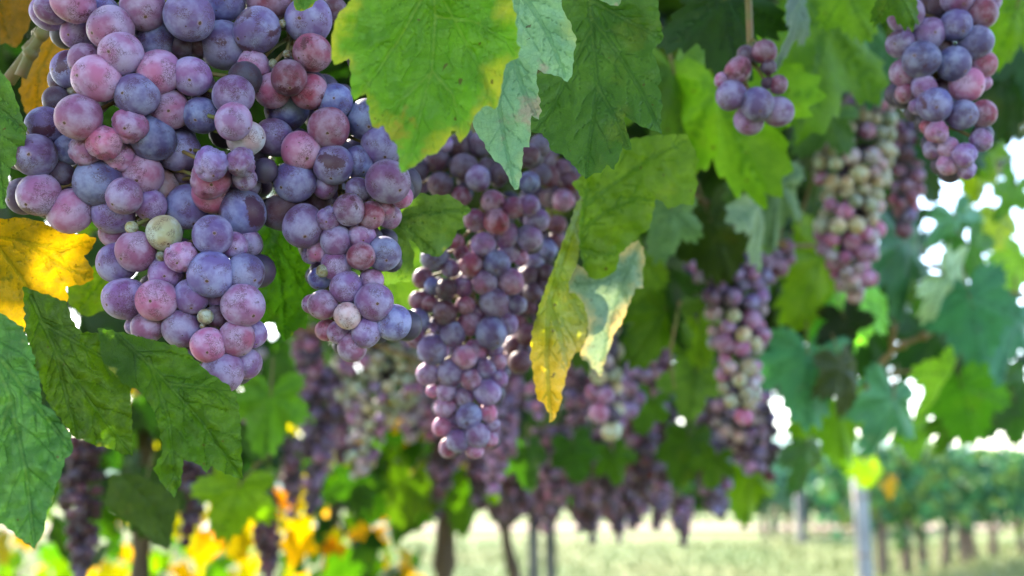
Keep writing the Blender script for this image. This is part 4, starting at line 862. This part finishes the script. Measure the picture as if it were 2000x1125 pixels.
tag(foliage('pergola_shade_foliage', items, M_MASS), 'roof of vine leaves over the bunches, shaped to shade them', 'foliage', kind='stuff')
items = []
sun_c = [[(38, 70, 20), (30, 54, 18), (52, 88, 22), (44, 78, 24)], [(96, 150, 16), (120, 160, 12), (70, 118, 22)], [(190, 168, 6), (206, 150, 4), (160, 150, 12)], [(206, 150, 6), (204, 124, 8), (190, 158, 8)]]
for i in range(1300):                        # leaves of the rows beyond, lower left; tints paint sunlit and dark clumps
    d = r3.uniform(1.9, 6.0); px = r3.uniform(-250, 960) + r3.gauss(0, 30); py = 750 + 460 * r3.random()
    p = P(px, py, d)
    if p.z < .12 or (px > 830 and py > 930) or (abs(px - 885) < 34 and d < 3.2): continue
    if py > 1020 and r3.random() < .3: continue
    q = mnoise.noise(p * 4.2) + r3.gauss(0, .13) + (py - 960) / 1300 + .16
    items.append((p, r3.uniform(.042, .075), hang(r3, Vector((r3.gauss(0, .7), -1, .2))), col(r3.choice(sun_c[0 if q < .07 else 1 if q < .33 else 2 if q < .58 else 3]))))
tag(foliage('sun_tinted_foliage', items, M_SUNNY), 'yellowing leaves of the next rows low at the left, sunlight painted into their tints', 'foliage', kind='stuff')

# ================================================================== trunks, posts, canes
def trunk_vine(label, px, d, rad, top, lean, seed):
    X = (px - 1000) / FPX * d; Y = d / math.cos(PITCH); r_ = random.Random(seed); root = empty('grapevine', (X, Y, 0), label, 'vine')
    pts = [(r_.gauss(0, .012), r_.gauss(0, .012), -.05)] + [(lean * z + r_.gauss(0, .02), r_.gauss(0, .02), z) for z in (.25, .5, .75, 1.0, 1.3)] + [(lean * top, 0, top)]
    line = bez(pts, 8); V, F = tube(line, [rad * (1.25 - .45 * min(1, i / 30)) * (1 + .12 * r_.gauss(0, 1)) for i in range(len(line))], 12)
    link('trunk', mesh('trunk', V, F), M_BARK, root)
    for sg in (-1, 1):
        arm = bez([(lean * top, 0, top - .03), (lean * top + sg * .3, .15 * sg, top + .12), (lean * top + sg * .75, .4 * sg, top + .18)], 8)
        V, F = tube(arm, [rad * .6 * (1 - .4 * i / len(arm)) for i in range(len(arm))], 9); link('arm', mesh('arm', V, F), M_BARK, root)
trunk_vine('grapevine with a dark trunk at the lower left among yellow leaves', 318, 2.0, .024, 1.75, -.04, 1)
trunk_vine('grapevine with a pale brown trunk under the slender violet bunch', 872, 2.7, .034, 1.8, .02, 2)
trunk_vine('grapevine with a thin dark trunk left of the grey posts', 1012, 4.0, .03, 1.9, -.05, 3)
trunk_vine('distant grapevine trunk in the backlit leaves, left of the pale brown one', 640, 3.6, .026, 1.85, .03, 4)
def post(label, px, d, w, h, mat=None):
    X = (px - 1000) / FPX * d; Y = d / math.cos(PITCH); root = empty('vineyard_post', (X, Y, 0), label, 'post')
    bm = bmesh.new(); bmesh.ops.create_cube(bm, size=1, matrix=Matrix.Translation((0, 0, h / 2 - .1)) @ Matrix.Diagonal((w, w, h + .2, 1)))
    bmesh.ops.bevel(bm, geom=[e for e in bm.edges], offset=w * .14, segments=2, affect='EDGES')
    bmesh.ops.subdivide_edges(bm, edges=[e for e in bm.edges if abs((e.verts[0].co - e.verts[1].co).z) > .4], cuts=8)
    for v in bm.verts: v.co.x += .0025 * mnoise.noise(Vector((v.co.z * 2, px, 0))); v.co.y += .0025 * mnoise.noise(Vector((v.co.z * 2, px, 5)))
    me = bpy.data.meshes.new('shaft'); bm.to_mesh(me); bm.free(); link('shaft', me, mat or M_POST, root)
    for z in (h * .62, h * .86):
        q = w * .56; V, F = tube([(-q, -q, z), (q, -q, z), (q, q, z), (-q, q, z), (-q, -q, z)], .004, 6); link('wire_tie', mesh('wire_tie', V, F, False), M_CANE, root)
post('pale grey post standing in front of the far vines at the right', 1680, 5.6, .072, 1.32)
post('far grey post left of the pale one, among the distant vines', 1560, 24, .2, 1.95, M_POST_OLD)
post('grey post below the middle of the dark far bunches', 1074, 4.6, .05, 1.75, M_POST_OLD)
post('second post just left of the grey one, farther back', 1042, 6.2, .07, 1.8, M_POST_OLD)
def cane(label, pts, rad, mat=None):
    org = P(*pts[0]); line = [p - org for p in bez([P(*p) for p in pts], 10)]; root = empty('vine_cane', org, label, 'cane')
    V, F = tube(line, [rad * (1 - .5 * i / len(line)) for i in range(len(line))], 9); link('stem', mesh('stem', V, F), mat or M_CANE, root)
    for t in (.3, .6, .85):
        V, F = [], []; q = line[int(t * (len(line) - 1))]; tube([q - Vector((0, 0, rad * 1.2)), q, q + Vector((0, 0, rad * 1.2))], [rad * .6, rad * 1.35, rad * .6], 9, V, F)
        link('node', mesh('node', V, F), mat or M_CANE, root)
cane('forked light cane hanging in the right-hand leaves', [(1690, 790, 1.3), (1705, 735, 1.3), (1745, 685, 1.3), (1790, 662, 1.3), (1820, 652, 1.3)], .005)
cane('thin cane rising from the fork toward the shiny pale leaf', [(1742, 688, 1.3), (1745, 650, 1.3), (1748, 620, 1.3)], .004)
cane('slender cane crossing below the fork', [(1700, 735, 1.31), (1740, 728, 1.32), (1800, 724, 1.34)], .003)
cane('reddish cane running to the right edge under the shiny pale leaf', [(1770, 510, 1.35), (1850, 530, 1.35), (1940, 560, 1.35), (2040, 590, 1.35)], .004)
cane('greenish leaf stalk in the top corner left of the grapes', [(15, 160, .48), (55, 105, .48), (80, 60, .48), (100, 10, .48), (120, -60, .48)], .0032, M_STEM)
cane('second leaf stalk at the top left, crossing the yellow spotted leaf', [(40, 150, .47), (62, 100, .47), (85, 55, .47), (92, -30, .47)], .0028, M_STEM)
cane('woody cane along the top from which the front bunches hang', [(-200, -110, .45), (300, -90, .45), (800, -120, .47), (1300, -110, .52), (1900, -120, .56), (2300, -130, .6)], .006)

cane('brown cane slanting through the leaves above the long purple bunch', [(1350, 380, .95), (1440, 430, .97), (1500, 470, 1.0), (1580, 480, 1.05), (1660, 470, 1.1)], .0032)
cane('green shoot hanging left of the green and pink bunch', [(1610, 150, 1.0), (1600, 260, 1.0), (1585, 350, 1.02), (1560, 440, 1.03)], .0022, M_STEM)
cane('brown cane behind the greyish green bunch', [(560, 640, 1.2), (660, 650, 1.22), (780, 690, 1.25), (900, 740, 1.3)], .0035)
cane('thin shoot dropping beside the olive green leaf', [(1330, 520, .93), (1325, 600, .93), (1310, 690, .93), (1318, 760, .94)], .0018, M_STEM)


# ================================================================== far vines on the right
def far_vine(X, Y, h, w, seed, label, group, cols, leaf=.09, n=150, tr=.06):
    r_ = random.Random(seed); root = empty('grapevine', (X, Y, 0), label, 'vine', group)
    line = bez([(0, 0, -.05), (r_.gauss(0, .04), 0, h * .25), (r_.gauss(0, .12), 0, h * .5), (r_.gauss(0, .05), 0, h * .75)], 5)
    V, F = tube(line, [tr * (1.2 - .4 * i / len(line)) for i in range(len(line))], 8); link('trunk', mesh('trunk', V, F), M_BARK, root)
    it = []
    for k in range(n):
        x = r_.gauss(0, w * .42); z = h * .7 + r_.gauss(0, h * .16); y = r_.gauss(0, .32)
        if z > h * 1.02: z = h * (1.02 - abs(r_.gauss(0, .05)))
        it.append((Vector((X + x, Y + y, z)), leaf * r_.uniform(.8, 1.3), hang(r_, Vector((r_.gauss(0, .8), -1, .3))), col(r_.choice(cols))))
    o = foliage('crown', it, M_FAR, root, Vector((X, Y, 0)))
cg = [(54, 98, 64), (70, 116, 72), (88, 126, 70), (44, 84, 62), (112, 134, 60)]
g1 = 'vines of the nearer far row at the right'
r5 = random.Random(3)
for i in range(12):
    u = i / 11; px = 1705 + 400 * u + r5.uniform(-14, 14); d = 14.5 + 9 * u; X = (px - 1000) / FPX * d
    far_vine(X, d, 1.95 - .1 * math.sin(i * 1.7), .95, 200 + i, 'far vine with dark trunk and pale green crown in the hedge-like row', g1, cg, .11, 420, .07)
g2 = 'vines of the far rows behind the posts'
for i in range(12):
    u = i / 11; px = 1480 + 230 * u; d = 27 + 6 * u; X = (px - 1000) / FPX * d
    far_vine(X, d, 2.1, 1.0, 300 + i, 'distant pale vine behind the far grey post', g2, [(76, 112, 84), (92, 124, 92), (64, 102, 80)], .17, 150)
g3 = 'vines on the far side of the pale field'
for i in range(26):
    px = 960 + i * 26; d = 46; X = (px - 1000) / FPX * d
    far_vine(X, d, 2.0, 1.2, 400 + i, 'small pale vine across the far side of the field', g3, [(76, 112, 84), (92, 124, 92), (64, 102, 80)], .22, 90)
# grass
def grass():
    r_ = random.Random(9); V = []; F = []
    for i in range(26000):
        d = 3 + 22 * r_.random() ** 1.4; px = r_.uniform(-100, 2150); X = (px - 1000) / FPX * d; h = r_.uniform(.03, .11) * (1 + .5 * r_.random()); a = r_.uniform(0, 6.3); w = .004 + .0012 * d * .5
        b = len(V); lx, ly = r_.gauss(0, .03), r_.gauss(0, .03); c, s_ = math.cos(a) * w, math.sin(a) * w
        V += [(X - c, d - s_, 0), (X + c, d + s_, 0), (X + lx * .5 + c * .7, d + ly * .5 + s_ * .7, h * .6), (X + lx * .5 - c * .7, d + ly * .5 - s_ * .7, h * .6), (X + lx * 1.4, d + ly * 1.4, h)]
        F += [(b, b + 1, b + 2, b + 3), (b + 3, b + 2, b + 4)]
    tag(link('grass', mesh('grass', V, F, False), plain_mat('dry_grass', lin((86, 108, 44)), lin((122, 122, 70)), .8, .8, .1)), 'short pale grass of the sunny field under the vines', 'grass', kind='stuff')
grass()
